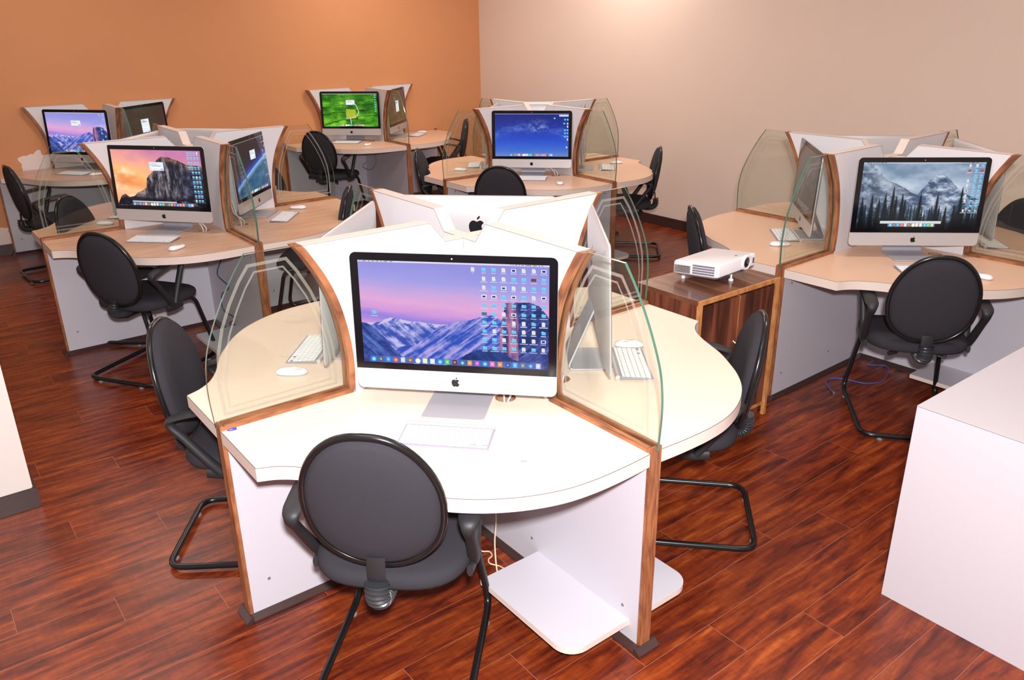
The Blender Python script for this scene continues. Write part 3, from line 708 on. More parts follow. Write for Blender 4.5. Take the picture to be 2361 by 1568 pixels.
def screen_mesh(kind):
    if kind in SCR: return SCR[kind]
    im = s2l(PICS[kind]()); H_, W_ = im.shape[:2]; x0, x1, z0, z1 = -.2985, .2985, .157, .493
    xs = np.linspace(x0, x1, W_); zs = np.linspace(z1, z0, H_); Xg, Zg = np.meshgrid(xs, zs)
    y = -.0022; dz = Zg-.066
    co = np.stack([Xg*D, (y*math.cos(TILT)+dz*math.sin(TILT))*D, (.066+dz*math.cos(TILT)-y*math.sin(TILT))*D], -1).reshape(-1, 3)
    idx = np.arange(H_*W_).reshape(H_, W_); q = np.stack([idx[:-1, :-1], idx[1:, :-1], idx[1:, 1:], idx[:-1, 1:]], -1).reshape(-1, 4)
    me = bpy.data.meshes.new('screen'); me.vertices.add(len(co)); me.vertices.foreach_set('co', co.ravel().astype(np.float32))
    me.loops.add(len(q)*4); me.loops.foreach_set('vertex_index', q.ravel().astype(np.int32))
    me.polygons.add(len(q)); me.polygons.foreach_set('loop_start', (np.arange(len(q))*4).astype(np.int32)); me.polygons.foreach_set('loop_total', np.full(len(q), 4, np.int32))
    me.update(); me.validate()
    at = me.color_attributes.new('picture', 'FLOAT_COLOR', 'POINT')
    at.data.foreach_set('color', np.concatenate([im.reshape(-1, 3), np.ones((H_*W_, 1))], 1).ravel().astype(np.float32))
    me.materials.append(MAT['screen']); SCR[kind] = me; return me
# logo silhouette: a bitten apple with a leaf
def apple(m, cx, cz, s, ya, yb, mir=1):
    body = [(0, .30), (.14, .36), (.28, .37), (.40, .30), (.45, .20), (.36, .12), (.31, 0), (.33, -.12), (.42, -.22), (.50, -.26), (.42, -.44), (.30, -.58), (.18, -.62), (.06, -.57), (-.06, -.57), (-.18, -.62),
            (-.30, -.58), (-.44, -.40), (-.52, -.16), (-.53, .04), (-.46, .24), (-.32, .36), (-.16, .37)]
    body = [(p.x, p.y) for p in smoothpath([(a, b, 0) for a, b in body], 3, True)]
    def prism_t(pts):
        n = len(pts); fy = ya if callable(ya) else (lambda a_, b_: ya)
        vs = [tl(cx+mir*u*s, fy(mir*u*s, cz+v*s), cz+v*s) for u, v in pts]+[tl(cx+mir*u*s, fy(0, 0)*0+yb, cz+v*s) for u, v in pts]
        m.add(vs, [tuple(range(n)), tuple(range(2*n-1, n-1, -1))]+[(i, i+n, (i+1) % n+n, (i+1) % n) for i in range(n)])
    prism_t(body)
    leaf = [(0, .42), (.02, .54), (.10, .64), (.22, .69), (.21, .58), (.13, .48)]; prism_t(leaf)
def build_monitor():
    # overall: body .650 x .452 m, black glass over the picture, aluminium chin below
    root = empty('desktop_computer', 'x', 'computer'); X = .325
    ZB, ZTP = .066, .518
    def ring(sc, y, cz=.292): return [tl(x*sc, y, cz+(z-cz)*sc) for x, z in rrect(-X, X, ZB, ZTP, .020, 6)]
    m = MB(); m.loft([ring(.998, 0), ring(1, .001), ring(1, .0055), ring(.985, .009), ring(.92, .018), ring(.8, .026), ring(.6, .032), ring(.35, .0352), ring(.15, .036)])
    m.build('housing', 'alu', root, smooth=True, angle=50)
    top = [(x, z) for x, z in rrect(-X+.0008, X-.0008, 0, ZTP-.0008, .0195, 6) if z > .3]
    pts = top+[(-X+.0008, .135), (X-.0008, .135)]
    m = MB(); n = len(pts); vs = [tl(x, -.0014, z) for x, z in pts]+[tl(x, .0004, z) for x, z in pts]
    m.add(vs, [tuple(range(n)), tuple(range(2*n-1, n-1, -1))]+[(i, i+n, (i+1) % n+n, (i+1) % n) for i in range(n)])
    m.build('black_bezel', 'bezel', root)
    m = MB(); apple(m, 0, .0995, .0245, -.0012, .0004); m.build('logo', 'logo', root)['label'] = 'black bitten-fruit logo on the chin'
    m = MB(); apple(m, 0, .398, .062, lambda x_, z_: float(np.interp(abs(z_-.292)/.226, [0, .15, .35, .6, .8, .92, 1], [.036, .036, .0352, .032, .026, .018, .0055]))+.0007, .024, -1); lg = m.build('logo', 'logo', root); lg['label'] = 'black bitten-fruit logo on the back'
    c = [tl(.0026*math.cos(a), -.0018, .504+.0026*math.sin(a)) for a in (2*PI*k/10 for k in range(10))]
    m = MB(); m.add(c, [tuple(range(10))]); m.build('camera_lens', 'grey_plastic', root)
    # stand: one bent sheet
    pr = fillet([(0, .034, .235), (0, .128, .018), (0, .120, .0045), (0, -.058, .0045)], [.012, .010], 4)
    m = MB(); rings = []
    for i, p in enumerate(pr):
        t = i/(len(pr)-1); hw = .078+(.1015-.078)*min(1, (.235-p.z)/.2) if p.z > .006 else .1015
        a = pr[max(i-1, 0)]; b = pr[min(i+1, len(pr)-1)]; d = (b-a).normalized(); nn = Vector((0, -d.z, d.y))*.0028
        rings.append([((-hw)*D, (p.y+nn.y)*D, (p.z+nn.z)*D), (hw*D, (p.y+nn.y)*D, (p.z+nn.z)*D), (hw*D, (p.y-nn.y)*D, (p.z-nn.z)*D), (-hw*D, (p.y-nn.y)*D, (p.z-nn.z)*D)])
    for k, (yy, hw) in enumerate(((-.064, .0995), (-.070, .094), (-.073, .084))):
        rings.append([(-hw*D, yy*D, .0017*D), (hw*D, yy*D, .0017*D), (hw*D, yy*D, .0073*D), (-hw*D, yy*D, .0073*D)])
    m.loft(rings); m.build('stand', 'alu_dark', root, smooth=True, angle=30)
    return root
MON0 = build_monitor(); MON_USED = [False]
def monitor(pk, dx, dy, deg, pic, label):
    px, py, _ = PODS[pk]
    o = MON0 if not MON_USED[0] else copy_tree(MON0); MON_USED[0] = True
    o.location = (px+dx, py+dy, .7502); o.rotation_euler = (0, 0, math.radians(deg)); tag(o, label, 'computer', 'all-in-one computers on the desks')
    for c in kids(o):
        if c.name.startswith('screen'): bpy.data.objects.remove(c)
    s = bpy.data.objects.new('screen', screen_mesh(pic)); C.objects.link(s); s.parent = o
    return o
monitor('A', .045, -.486, -1.2, 'front', 'large silver computer facing the camera on the nearest desk, dusk mountain screen full of icons')
monitor('A', .515, .0, 97, 'blank', 'silver computer seen edge-on behind the right glass pane of the nearest partition')
monitor('A', -.03, .475, 181, 'blank', 'white-backed computer with a black fruit logo behind the nearest partition')
monitor('A', -.462, .0, -90, 'blank', 'silver computer seen edge-on behind the left glass pane of the nearest partition')
monitor('B', -.023, -.43, -4.6, 'sunset', 'silver computer showing orange clouds over a grey cliff, left-centre partition')
monitor('B', .375, .10, 91.9, 'earth', 'silver computer showing blue planet glow in space, seen at a slant')
monitor('B', -.02, .46, 180, 'blank', 'computer on the far side of the left-centre partition, only its top edge showing')
monitor('B', -.44, .02, -90, 'blank', 'computer on the left side of the left-centre partition, its back just over the board')
monitor('C', -.01, -.40, .3, 'stars', 'silver computer with a blue starry sky on screen before the room corner')
monitor('C', .42, .02, 90, 'blank', 'computer edge-on behind right glass of the partition before the corner')
monitor('C', -.42, .02, -90, 'blank', 'computer edge-on behind left glass of the partition before the corner')
monitor('C', .0, .44, 180, 'blank', 'white computer back glimpsed in the notch of the partition before the corner')
monitor('D', .045, -.455, 3.4, 'mist', 'silver computer showing misty mountain and dark firs, right-hand partition')
monitor('D', -.45, .0, -92, 'blank', 'computer seen edge-on behind the glass left of the misty mountain screen')
monitor('D', .50, .02, 92, 'blank', 'computer on the right side of the right-hand partition, only its top showing')
monitor('D', .0, .46, 180, 'blank', 'white computer back glimpsed in the notch of the right-hand partition')
monitor('E', .02, -.47, -5, 'dusk', 'silver computer with purple dusk mountain screen and dialog at far left wall')
monitor('E', .40, .02, 84, 'dark', 'computer with dark screen beside the far-left dusk mountain screen')
monitor('F', -.02, -.40, 1.2, 'fields', 'silver computer with bright green fields on screen by the orange wall')
monitor('F', .41, .02, 88, 'dark', 'computer with dark screen behind the glass right of the green fields screen')

# ---------------------------------------------------------------- keyboards and mice
def build_keyboard():
    root = empty('keyboard', 'x', 'keyboard')
    m = MB(); w_, d_ = .1395, .0655
    zt = lambda y: .0045+(y+d_)/(2*d_)*.0085
    pr = [(-d_, .001), (-d_, zt(-d_)), (d_-.012, zt(d_-.012)), (d_-.012, .006)]
    m.prism([(y*D, z*D) for y, z in pr], -w_*D, w_*D, 'x')
    m.build('base_plate', 'key_base', root, bevel=.0008)
    m = MB(); m.tube([(-w_*D, (d_-.006)*D, .0092*D), (w_*D, (d_-.006)*D, .0092*D)], .0088*D, 14); m.build('battery_tube', 'alu', root, smooth=True, angle=50)
    m = MB(); rows = [([1]*14, .62), ([1]*13+[1.5], 1), ([1.5]+[1]*13, 1), ([1.75]+[1]*11+[1.75], 1), ([2.25]+[1]*10+[2.25], 1), ([1, 1, 1, 1.25, 5.1, 1.25, 1, 1, 1, 1], 1)]
    y = .044
    for cells, hh in rows:
        tot = sum(cells); u = (2*w_-.008)/tot; x = -w_+.004; kh = .0185*hh
        for i, c in enumerate(cells):
            a, b = x+.0011, x+c*u-.0011; y1, y0 = y, y-kh+.0022; z = zt((y0+y1)/2)
            if len(cells) == 10 and i in (7, 9): y1 = y0+.0075
            m.box(a*D, b*D, y0*D, y1*D, (z-.001)*D, (z+.0022)*D); x += c*u
        y -= kh
    m.build('keycaps', 'white_key', root, bevel=.0006, seg=1)
    return root
def build_mouse():
    root = empty('mouse', 'x', 'mouse')
    def shell(sc, z0, hgt, lo=0):
        rings = []
        for k in range(7):
            t = k/6; r = math.cos(t*PI/2)**.45 if k < 6 else .03; z = z0+hgt*math.sin(t*PI/2)**1.0
            rings.append([(.0285*sc*r*D*(abs(math.cos(a))**.75)*(1 if math.cos(a) >= 0 else -1), .057*sc*r*D*(abs(math.sin(a))**.8)*(1 if math.sin(a) >= 0 else -1), z*D*(1-.12*math.sin(a)*t)) for a in (2*PI*i/28 for i in range(28))])
        return rings
    m = MB(); m.loft([[(x*.93, y*.95, .0008*D) for x, y, z in shell(1, .005, .016)[0]]]+[[(x*.97, y*.98, .0062*D) for x, y, z in shell(1, .005, .016)[0]]]); m.build('base', 'alu_dark', root, smooth=True)
    m = MB(); m.loft(shell(1, .0062, .0155)); m.build('shell', 'mouse_white', root, smooth=True, angle=60)
    return root
KB0, MS0 = build_keyboard(), build_mouse(); used = set()
def place(proto, x, y, deg, label, cat, group):
    o = proto if proto.name not in used else copy_tree(proto)
    used.add(proto.name); o.location = (x, y, .7501); o.rotation_euler = (0, 0, math.radians(deg)); tag(o, label, cat, group); return o
G = 'slim wireless keyboards on the desks'
for x, y, a, lb in ((.05, -.676, -1.5, 'slim white keyboard on the nearest desk, behind the front chair back'),
    (-.628, -.01, -86, 'slim white keyboard behind the left glass of the nearest partition'), (.622, -.035, 97, 'slim white keyboard behind the right glass of the nearest partition'),
    (-2.235, 1.605, 0, 'slim white keyboard below the orange clouds screen'), (-1.673, 2.265, 97, 'slim white keyboard in front of the blue planet screen'),
    (-2.80, 2.27, -92, 'slim white keyboard end poking out behind left glass of the left-centre partition'),
    (-.739, 4.455, -84, 'slim white keyboard behind left glass of the partition before the corner'), (.461, 4.393, 93, 'slim white keyboard behind right glass of the partition before the corner'),
    (-.17, 3.79, 0, 'slim white keyboard below the blue starry screen, partly behind a chair'),
    (2.14, 1.335, 4, 'slim white keyboard below the misty mountain screen, mostly behind the chair'), (1.562, 2.022, -90, 'slim white keyboard behind the left glass of the right-hand partition'),
    (2.675, 1.955, 88, 'slim white keyboard at the right edge, behind the right-hand partition glass'),
    (-4.243, 3.80, -8, 'slim white keyboard below the far-left dusk mountain screen'), (-2.408, 5.87, 0, 'slim white keyboard below the green fields screen'),
    (-1.78, 6.56, 84, 'slim white keyboard on the wall desk right of the green fields screen')):
    place(KB0, x, y, a, lb, 'keyboard', G)
G = 'white wireless mice on the desks'
for x, y, a, lb in ((.31, -.835, 0, 'white mouse on the nearest desk, barely seen against the bright top'), (-.624, -.248, -85, 'white mouse behind the left glass of the nearest partition'),
    (.621, .15, 92, 'white mouse behind the right glass of the nearest partition'), (-1.984, 1.424, -12, 'white mouse beside the keyboard below the orange clouds screen'),
    (-1.684, 2.549, 92, 'white mouse in front of the blue planet screen'), (-2.788, 1.978, -90, 'white mouse behind left glass of the left-centre partition'),
    (.099, 3.607, 8, 'white mouse on the desk below the blue starry screen'), (-.821, 4.176, -86, 'white mouse behind left glass of the partition before the corner'), (.54, 4.64, 92, 'white mouse behind right glass of the partition before the corner'),
    (2.365, 1.241, 28, 'white mouse right of the chair below the misty mountain screen'), (1.491, 1.79, -82, 'white mouse behind the left glass of the right-hand partition'),
    (-4.005, 3.757, -40, 'white mouse below the far-left dusk mountain screen'), (-2.122, 5.70, -15, 'white mouse beside the keyboard below the green fields screen'),
    (-1.78, 6.80, 80, 'white mouse on the wall desk right of the green fields screen')):
    place(MS0, x, y, a, lb, 'mouse', G)

# ---------------------------------------------------------------- chairs
def build_chair():
    root = empty('office_chair', 'x', 'chair')
    # bent tube frame (cantilever): uprights at the front, runners on the floor, rear bar
    zf = .022
    half = [(-.16, .02, .425), (-.195, .20, .415), (-.238, .285, zf), (-.238, -.29, zf)]
    path = half+[(.238, -.29, zf), (.238, .285, zf), (.195, .20, .415), (.16, .02, .425)]
    m = MB(); m.tube(fillet(path, [.05, .075, .07, .07, .075, .05], 6), .0125, 12); m.tube([(-.165, .02, .425), (.165, .02, .425)], .011, 10); m.tube([(-.192, .18, .418), (.192, .18, .418)], .011, 10)
    m.build('tube_frame', 'tube', root, smooth=True, angle=60)
    for x, y in ((-.15, -.29), (.15, -.29), (-.238, .19), (.238, .19)):
        m = MB(); m.loft([[(x+r*math.cos(a), y+r*math.sin(a), z) for a in (2*PI*k/10 for k in range(10))] for r, z in ((.014, .0005), (.014, .006), (.008, .012))]); m.build('glide', 'glide', root, smooth=True)
    # seat cushion
    def sup(a, rx, ry, n=3.2):
        c, s = math.cos(a), math.sin(a); return (rx*abs(c)**(2/n)*(1 if c >= 0 else -1), ry*abs(s)**(2/n)*(1 if s >= 0 else -1))
    m = MB(); rings = []
    for sc, z in ((.02, .430), (.88, .428), (.975, .434), (1.0, .447), (.995, .464), (.97, .477), (.90, .487), (.6, .490), (.3, .486), (.02, .484)):
        r = []
        for k in range(40):
            x, y = sup(2*PI*k/40, .245*sc, .235*sc); x *= 1-.05*(y/.235 < 0)*abs(y/.235)
            zz = z-(.022*max(0, (y-.12)/.115)**2 if z > .45 else 0); r.append((x, y+.035, zz))
        rings.append(r)
    m.loft(rings); m.build('seat', 'fabric', root, smooth=True, angle=80)
    # backrest, an egg-shaped pad leaning back
    ZC, HB, WB = .716, .227, .200; LE = math.radians(9)
    def egg(sc):
        out = []
        for k in range(56):
            a = 2*PI*k/56; c, s = math.cos(a), math.sin(a)
            nn = 2.5; x = WB*abs(c)**(2/nn)*(1 if c >= 0 else -1); z = HB*abs(s)**(2/nn)*(1 if s >= 0 else -1)
            x *= 1-.22*max(0, z/HB)**1.4+.0*min(0, z/HB); x *= (1.0 if z > -.12 else 1-.16*((-.12-z)/.142)**2)
            out.append((x*sc, z*sc))
        return out
    def bk(x, y, z):
        y = y+.55*x*x+ .12*(z*z) # wraps round the sitter (opens forward)
        return (x, -.232+y*math.cos(LE)-z*math.sin(LE), ZC+z*math.cos(LE)+y*math.sin(LE))
    def layer(profile): return [[bk(x, y, z) for x, z in egg(sc)] for sc, y in profile]
    m = MB(); m.loft(layer([(.02, .040), (.5, .040), (.85, .036), (.95, .024), (.975, .006)])); m.build('back_cushion', 'fabric', root, smooth=True, angle=80)
    m = MB(); m.loft(layer([(.955, .004), (.94, -.010), (.85, -.020), (.6, -.027), (.3, -.029), (.02, -.029)])); m.build('back_panel', 'fabric', root, smooth=True, angle=80)
    m = MB(); m.tube([bk(x, -.002, z) for x, z in egg(.985)], .0108, 8, closed=True); m.build('edge_piping', 'gloss', root, smooth=True, angle=80)
    # flat bar and ribbed rubber sleeve from the seat to the backrest
    b0 = bk(0, -.030, -.17); m = MB()
    m.tube([(0, -.02, .418), (0, -.17, .418), (0, -.222, .435), (0, -.236, .48), b0], .005, 8, ref=(1, 0, 0), rx=.027); m.build('back_bar', 'plastic', root, smooth=True, angle=60)
    pth = smoothpath([(0, -.135, .412), (0, -.185, .410), (0, -.228, .424), (0, -.243, .455), (0, -.238, .492)], 12); rr = [(.027, .0265, .020, .0205)[i % 4] for i in range(len(pth))]
    m = MB(); m.tube(pth, rr, 14, ref=(1, 0, 0), rx=[r*1.35 for r in rr]); m.build('ribbed_sleeve', 'rubber', root, smooth=True, angle=25)
    m = MB(); m.box(-.11, .11, -.13, .12, .410, .432); m.tube([(.09, -.10, .402), (.135, -.12, .396)], .012, 10); m.tube([(-.09, -.10, .402), (-.135, -.12, .396)], .012, 10); m.build('seat_plate', 'plastic', root, bevel=.004)
    # loop armrests
    for s in (-1, 1):
        x0, x1 = .238*s, .255*s
        p = [(x0, -.03, .435), (x0+.01*s, -.065, .485), (x1, -.135, .585), (x1, -.178, .645), (x1, -.150, .668), (x1, -.05, .688), (x1, .045, .696), (x1, .080, .684), (x1-.004*s, .060, .63), (x1-.012*s, .018, .52), (x0, -.01, .445)]
        rx = [.022, .021, .018, .022, .032, .033, .031, .024, .018, .018, .022]; rz = [.020, .018, .015, .014, .010, .009, .009, .011, .013, .016, .020]
        path = smoothpath(p, 5); t = np.linspace(0, len(p)-1, len(path)); RX = list(np.interp(t, range(len(p)), rx)); RZ = list(np.interp(t, range(len(p)), rz))
        m = MB(); m.tube(path, RZ, 10, ref=(1, 0, 0), rx=RX)
        m.tube([(x0, -.08, .430), (x0+.004*s, -.02, .424), (x0+.004*s, .04, .430)], .020, 10, ref=(1, 0, 0), rx=.010)
        m.tube([(x0, -.02, .424), (.15*s, -.02, .424)], .010, 8)
        m.build('armrest', 'plastic', root, smooth=True, angle=75)
    return root
CH0 = build_chair()
BACK = {'black fabric chair nearest the camera, seen from behind at the front desk'[:40]: .030, 'black chair with raised loop armrest in front of the orange clouds screen'[:40]: -.035,
        'black chair seen from the side between nearest desk and walnut cabinet'[:40]: -.025}
G = 'black armchairs at the desks'
for x, y, a, lb in ((-.085, -.83, 91, 'black fabric chair nearest the camera, seen from behind at the front desk'),
    (-.87, -.205, 11, 'black chair with glossy edge on the left side of the nearest partition'), (.86, .115, 178, 'black chair seen from the side between nearest desk and walnut cabinet'),
    (-2.235, 1.40, 78, 'black chair with raised loop armrest in front of the orange clouds screen'), (-2.74, 1.94, 4, 'black chair whose rounded back shows through the left-centre partition glass'),
    (-1.50, 2.36, 192, 'black chair edge-on at the blue planet screen, behind the nearest partition'),
    (-.335, 3.52, 88, 'black chair back in front of the blue starry screen'), (-.93, 4.14, 4, 'black chair edge-on left of the partition before the corner'), (.66, 4.35, 181, 'black chair edge-on against the pale wall, right of the partition before the corner'),
    (2.07, 1.17, 85, 'black chair in front of the misty mountain screen'), (1.25, 1.93, 5, 'black chair back rising behind the white projector'), (2.76, 2.17, 200, 'black chair cut off by the right edge of the picture'),
    (-4.14, 3.27, 50, 'black chair at the far left edge, under the dusk mountain screen'), (-2.30, 3.12, 268, 'black chair peeping out behind the blue planet screen'),
    (-2.50, 5.57, 78, 'black chair in front of the green fields screen'), (-1.44, 6.50, 190, 'black chair seen through glass, at the wall desk by the corner')):
    o = CH0 if 'ch' not in used else copy_tree(CH0); used.add('ch')
    for c in kids(o):      # the backrests are set at different heights
        if c.name.split('.')[0] in ('back_cushion', 'back_panel', 'edge_piping', 'back_bar'): c.location.z = BACK.get(lb[:40], 0)
    o.location = (x, y, 0); o.rotation_euler = (0, 0, math.radians(a-90)); tag(o, lb, 'chair', G)

# ---------------------------------------------------------------- walnut cabinet with the projector
cab = empty('storage_cabinet', 'walnut-veneered two-door cabinet between two partitions, projector on top', 'cabinet', ap(1.16, -.18, 0), math.radians(45))
CW, CDp, CHt = .612, .40, .76
m = MB(); m.box(.0, CW, .02, CDp, .06, CHt-.022); m.box(.02, CW-.02, .04, CDp-.01, 0, .06); m.build('carcass', 'walnut', cab)
m = MB(); m.box(0, CW, 0.014, CDp, CHt-.022, CHt); m.build('top_panel', 'walnut_top', cab)
for x0, x1 in ((.026, .298), (.302, .574)):
    m = MB(); m.box(x0+.003, x1-.003, .002, .02, .085, CHt-.032); d = m.build('door', 'walnut', cab, bevel=.002)
    if x0 < .1:
        m = MB(); m.tube(smoothpath([(.272, .002, .50), (.272, -.022, .485), (.276, -.026, .44), (.270, -.022, .395), (.272, .002, .38)], 5), .0045, 8); m.build('handle', 'chrome', d, smooth=True)
for nm, b in (('top_lipping', (0, CW, 0, .014, CHt-.022, CHt)), ('side_lipping', (0, .022, 0, .02, .0, CHt-.022)), ('side_lipping', (CW-.022, CW, 0, .02, 0, CHt-.022)), ('bottom_lipping', (.022, CW-.022, .004, .02, .062, .082)), ('door_joint', (.299, .301, .0025, .0195, .085, CHt-.032))):
    m = MB(); m.box(*b); m.build(nm, 'lipping', cab, bevel=.0015)

pj = empty('projector', 'white projector on the walnut cabinet, tilted up on its front leg', 'projector', (1.048, 1.105, CHt), math.radians(50))
pj.rotation_euler = (0, 0, math.radians(50))
PW, PD, PH = .335, .262, .078    # lens face is the -y side
TI = math.radians(5.0)
def pt3(x, y, z):                # tilt: lens side raised
    yy = y-PD/2; return (x, PD/2+yy*math.cos(TI)+z*math.sin(TI)*0, .016+z*math.cos(TI)-yy*math.sin(TI))
def pring(inset, z, r): return [pt3(x, y, z) for x, y in rrect(-PW/2+inset, PW/2-inset, -PD/2+inset, PD/2-inset, r, 5)]
m = MB(); m.loft([pring(.004, .014, .014), pring(0, .018, .016), pring(0, PH-.010, .016), pring(.003, PH-.003, .016), pring(.010, PH, .014)]); m.build('body', 'white_plastic', pj, smooth=True, angle=40)
m = MB(); m.loft([pring(.022, 0, .012), pring(.004, .0138, .014)]); m.build('lower_shell', 'grey_plastic', pj, smooth=True)
def pbox(x0, x1, y0, y1, z0, z1, m):
    v = [pt3(x, y, z) for z in (z0, z1) for x, y in ((x0, y0), (x1, y0), (x1, y1), (x0, y1))]
    m.add(v, [(0,3,2,1),(4,5,6,7),(0,1,5,4),(1,2,6,5),(2,3,7,6),(3,0,4,7)])
m = MB()
for r in range(4):
    for c in range(24):
        y0 = -PD/2+.020+c*.0052; pbox(-PW/2-.0008, -PW/2+.001, y0, y0+.0036, .022+r*.0125, .031+r*.0125, m)
m.build('air_vent', 'vent', pj)
m = MB(); pbox(-PW/2-.0008, -PW/2+.001, PD/2-.105, PD/2-.012, .020, .058, m); lb_ = m.build('rating_label', 'label', pj)
m = MB()
for r in range(6): pbox(-PW/2-.0012, -PW/2-.0006, PD/2-.10, PD/2-(.02+.011*(r % 3)), .024+r*.0052, .0255+r*.0052, m)
for k in range(4): pbox(-PW/2-.0012, -PW/2-.0006, PD/2-.095+k*.018, PD/2-.087+k*.018, .0525, .0565, m)
m.build('label_print', 'label_ink', lb_)
m = MB()
def lens_ring(r, y): return [pt3(.075+r*math.cos(a), y, .046+r*math.sin(a)) for a in (2*PI*k/24 for k in range(24))]
m.loft([lens_ring(.040, -PD/2+.004), lens_ring(.038, -PD/2-.006), lens_ring(.030, -PD/2-.008), lens_ring(.026, -PD/2-.004)]); m.build('lens_surround', 'white_plastic', pj, smooth=True, angle=50)
m = MB(); m.loft([lens_ring(.026, -PD/2-.0045), lens_ring(.016, -PD/2-.0085), lens_ring(.004, -PD/2-.0095)]); m.build('lens', 'lens', pj, smooth=True)
m = MB(); pbox(PW/2-.034, PW/2-.020, -PD/2-.0008, -PD/2+.002, .03, .058, m); m.build('sensor_window', 'lens', pj)
m = MB(); pbox(.052, .066, -PD/2+.045, -PD/2+.055, PH-.001, PH+.0012, m); m.build('zoom_lever', 'lens', pj)
for x0, x1 in ((-.13, -.10), (-.095, -.07), (.04, .09)):
    m = MB(); pbox(x0, x1, -PD/2+.004, -PD/2+.012, .003, .010, m); m.build('lower_vent', 'vent', pj)
for x, y in ((-PW/2+.04, PD/2-.04), (PW/2-.04, PD/2-.04)):
    b = pt3(x, y, .002); m = MB(); m.loft([[(b[0]+r*math.cos(a), b[1]+r*math.sin(a), z) for a in (2*PI*k/14 for k in range(14))] for r, z in ((.010, .0005), (.011, .008), (.010, b[2]))]); m.build('rear_foot', 'white_plastic', pj, smooth=True, angle=50)
b = pt3(.0, -PD/2+.03, .004)
m = MB(); m.loft([[(b[0]+r*math.cos(a), b[1]+r*math.sin(a), z) for a in (2*PI*k/14 for k in range(14))] for r, z in ((.012, .0005), (.013, .006), (.011, .011), (.005, .013), (.005, b[2]))]); m.build('front_leg', 'white_plastic', pj, smooth=True, angle=50)

# ---------------------------------------------------------------- white counter at the lower right
ct = empty('counter', 'plain white box counter at the lower right corner of the picture', 'counter', (1.560, -.318, 0), math.radians(45))
BW, BD, BH = 1.5, 1.5, .763
m = MB(); m.box(0, BW, -BD, 0, 0, BH-.0018); m.build('cabinet_body', 'block', ct)
m = MB(); m.box(-.0004, BW, -BD-.0004, .0004, BH-.0018, BH); m.build('counter_top', 'block', ct)
m = MB(); m.box(-.0008, 0, -BD, 0, BH-.0030, BH-.0018); m.build('joint_line', 'seam', ct)

# ---------------------------------------------------------------- cables, pen, leaning boards
def cable(name, pts, r, mat, label, cat='cable', group=None, plug=None):
    m = MB(); m.tube(smoothpath(pts, 8), r, 8)
    o = m.build(name, mat, smooth=True, angle=80); tag(o, label, cat, group)
    return o
co = cable('network_cable', [(2.14, 1.90, .012), (2.10, 1.85, .006), (2.20, 1.84, .006), (2.175, 1.72, .006), (2.10, 1.60, .006), (2.0, 1.57, .006), (1.90, 1.62, .006), (1.82, 1.615, .006), (1.785, 1.54, .006), (1.797, 1.43, .006)], .0032, 'cable_blue', 'blue network cable lying on the floor behind the misty mountain screen chair')
m = MB(); m.box(-.006, .006, -.022, 0, 0.001, .009); pl = m.build('plug', 'chrome', bevel=.001, loc=(1.799, 1.43, 0)); pl.parent = co; pl['label'] = 'clear square plug'
cable('network_cable', [(.105, -.235, .70), (.115, -.24, .55), (.10, -.25, .42), (.13, -.27, .33), (.14, -.30, .20), (.135, -.31, .10), (.15, -.36, .012), (.17, -.37, .006), (.19, -.355, .006), (.21, -.32, .006)], .0032, 'cable_cream', 'cream cable hanging under the nearest desk down to the foot shelf')
cable('network_cable', [(.03, -.20, .006), (.07, -.235, .006), (.10, -.235, .006), (.115, -.26, .006), (.105, -.285, .006), (.115, -.31, .006), (.15, -.32, .006), (.18, -.345, .012), (.20, -.34, .006)], .0030, 'cable_cream', 'cream cable curling on the floor below the nearest desk')
cable('network_cable', [(-2.00, 1.98, .70), (-1.94, 1.94, .64), (-1.99, 1.93, .54), (-2.03, 1.93, .44), (-1.96, 1.92, .36), (-2.02, 1.93, .30), (-2.02, 1.92, .20), (-1.94, 1.90, .15), (-1.98, 1.90, .11), (-1.93, 1.90, .09), (-1.97, 1.90, .03)], .0035, 'cable_navy', 'navy cable dangling under the desk with the orange clouds screen')
cable('network_cable', [(-2.30, 6.20, .70), (-2.20, 6.16, .62), (-2.17, 6.12, .50), (-2.24, 6.12, .42), (-2.33, 6.13, .45), (-2.30, 6.14, .50)], .0030, 'cable_grey', 'thin grey cable looping under the green fields screen desk')
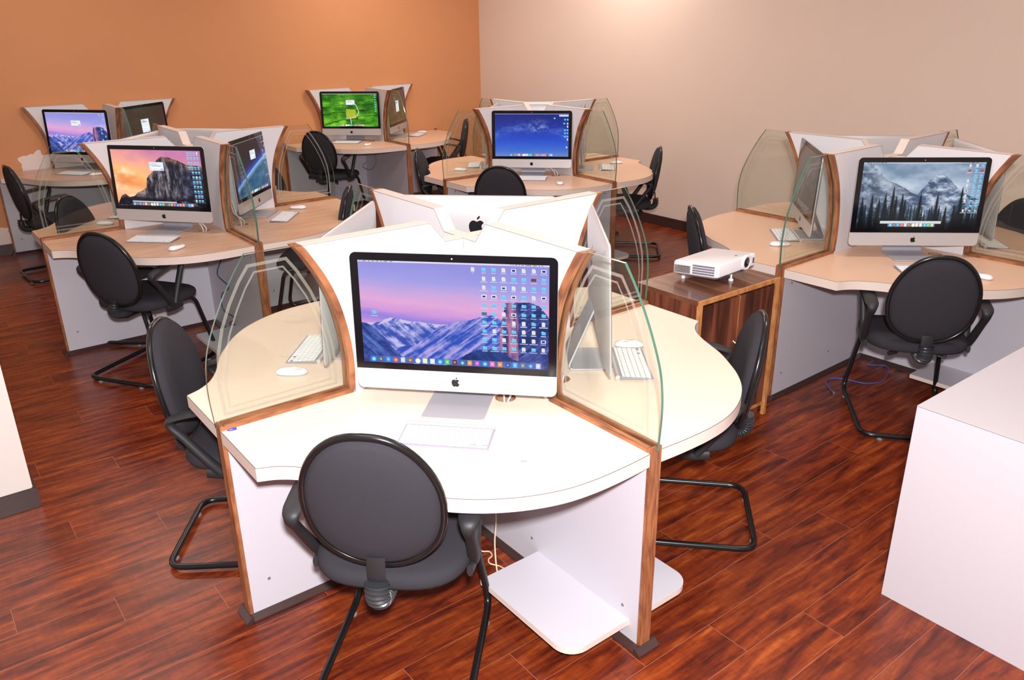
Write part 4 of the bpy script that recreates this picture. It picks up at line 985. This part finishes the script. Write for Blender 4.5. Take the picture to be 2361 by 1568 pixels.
def holepos(pk, seat):
    x, y, dg = PODS[pk]; rz, mir = SEAT[seat]; a = math.radians(dg)+rz; hx, hy = HOLE[0], HOLE[1]*(-1 if mir else 1)
    return x+hx*math.cos(a)-hy*math.sin(a), y+hx*math.sin(a)+hy*math.cos(a)
for pk, st, lb in (('A', 'front', 'nearest desk'), ('B', 'front', 'desk with the orange clouds screen'), ('B', 'right', 'desk with the blue planet screen'), ('C', 'front', 'desk with the blue starry screen'), ('A', 'right', 'right side of the nearest partition')):
    hx, hy = holepos(pk, st); d = {'front': (0, -1), 'right': (1, 0)}[st]
    n = -1 if st == 'front' else 1
    sx = hx+(-.10 if st == 'front' else -.0); sy = hy+(.03 if st == 'front' else (-.10 if st == 'right' else 0))
    for k in (0, 1):
        off = .012*k
        cable('power_cable', [(sx-off, sy, .93), (sx+(hx-sx)*.3-off, sy+(hy-sy)*.3, .84), (hx-.012+off*2, hy+.0, .775), (hx-.004+off, hy, .73), (hx+.003+off, hy, .66)], .0038, 'cable_white',
              'white cable, '+('left' if k == 0 else 'right')+' of two entering the hole in the '+lb, 'cable', 'white cables entering the desk holes')
pen = empty('ballpoint_pen', 'clear ballpoint pen with blue cap on the nearest desk, beside the wood rail', 'pen', (-.650, -.707, .7545), math.atan2(.07, .09))
m = MB(); m.tube([(.012, 0, 0), (.145, 0, 0)], .0038, 8); m.build('barrel', 'pen_clear', pen, smooth=True, angle=60)
m = MB(); m.loft([[(x, r*math.cos(a), r*math.sin(a)) for a in (2*PI*k/8 for k in range(8))] for x, r in ((-.008, .0015), (.0, .0038), (.014, .0044), (.022, .0043))]); m.build('cap', 'pen_blue', pen, smooth=True, angle=60)
for k, wh in enumerate(('frontmost', 'middle', 'rearmost')):
    m = MB(); m.box(-.35, .10, 0, .018, 0, .17-.005*k)
    o = m.build('board', 'plaster', bevel=.002, loc=(-4.86-.0175*k-.0, 3.20+.0175*k, 0)); o.rotation_euler = (0, 0, math.radians(45))
    tag(o, '%s of three white boards standing on edge at the far left' % wh, 'board', 'boards standing at the far left edge')
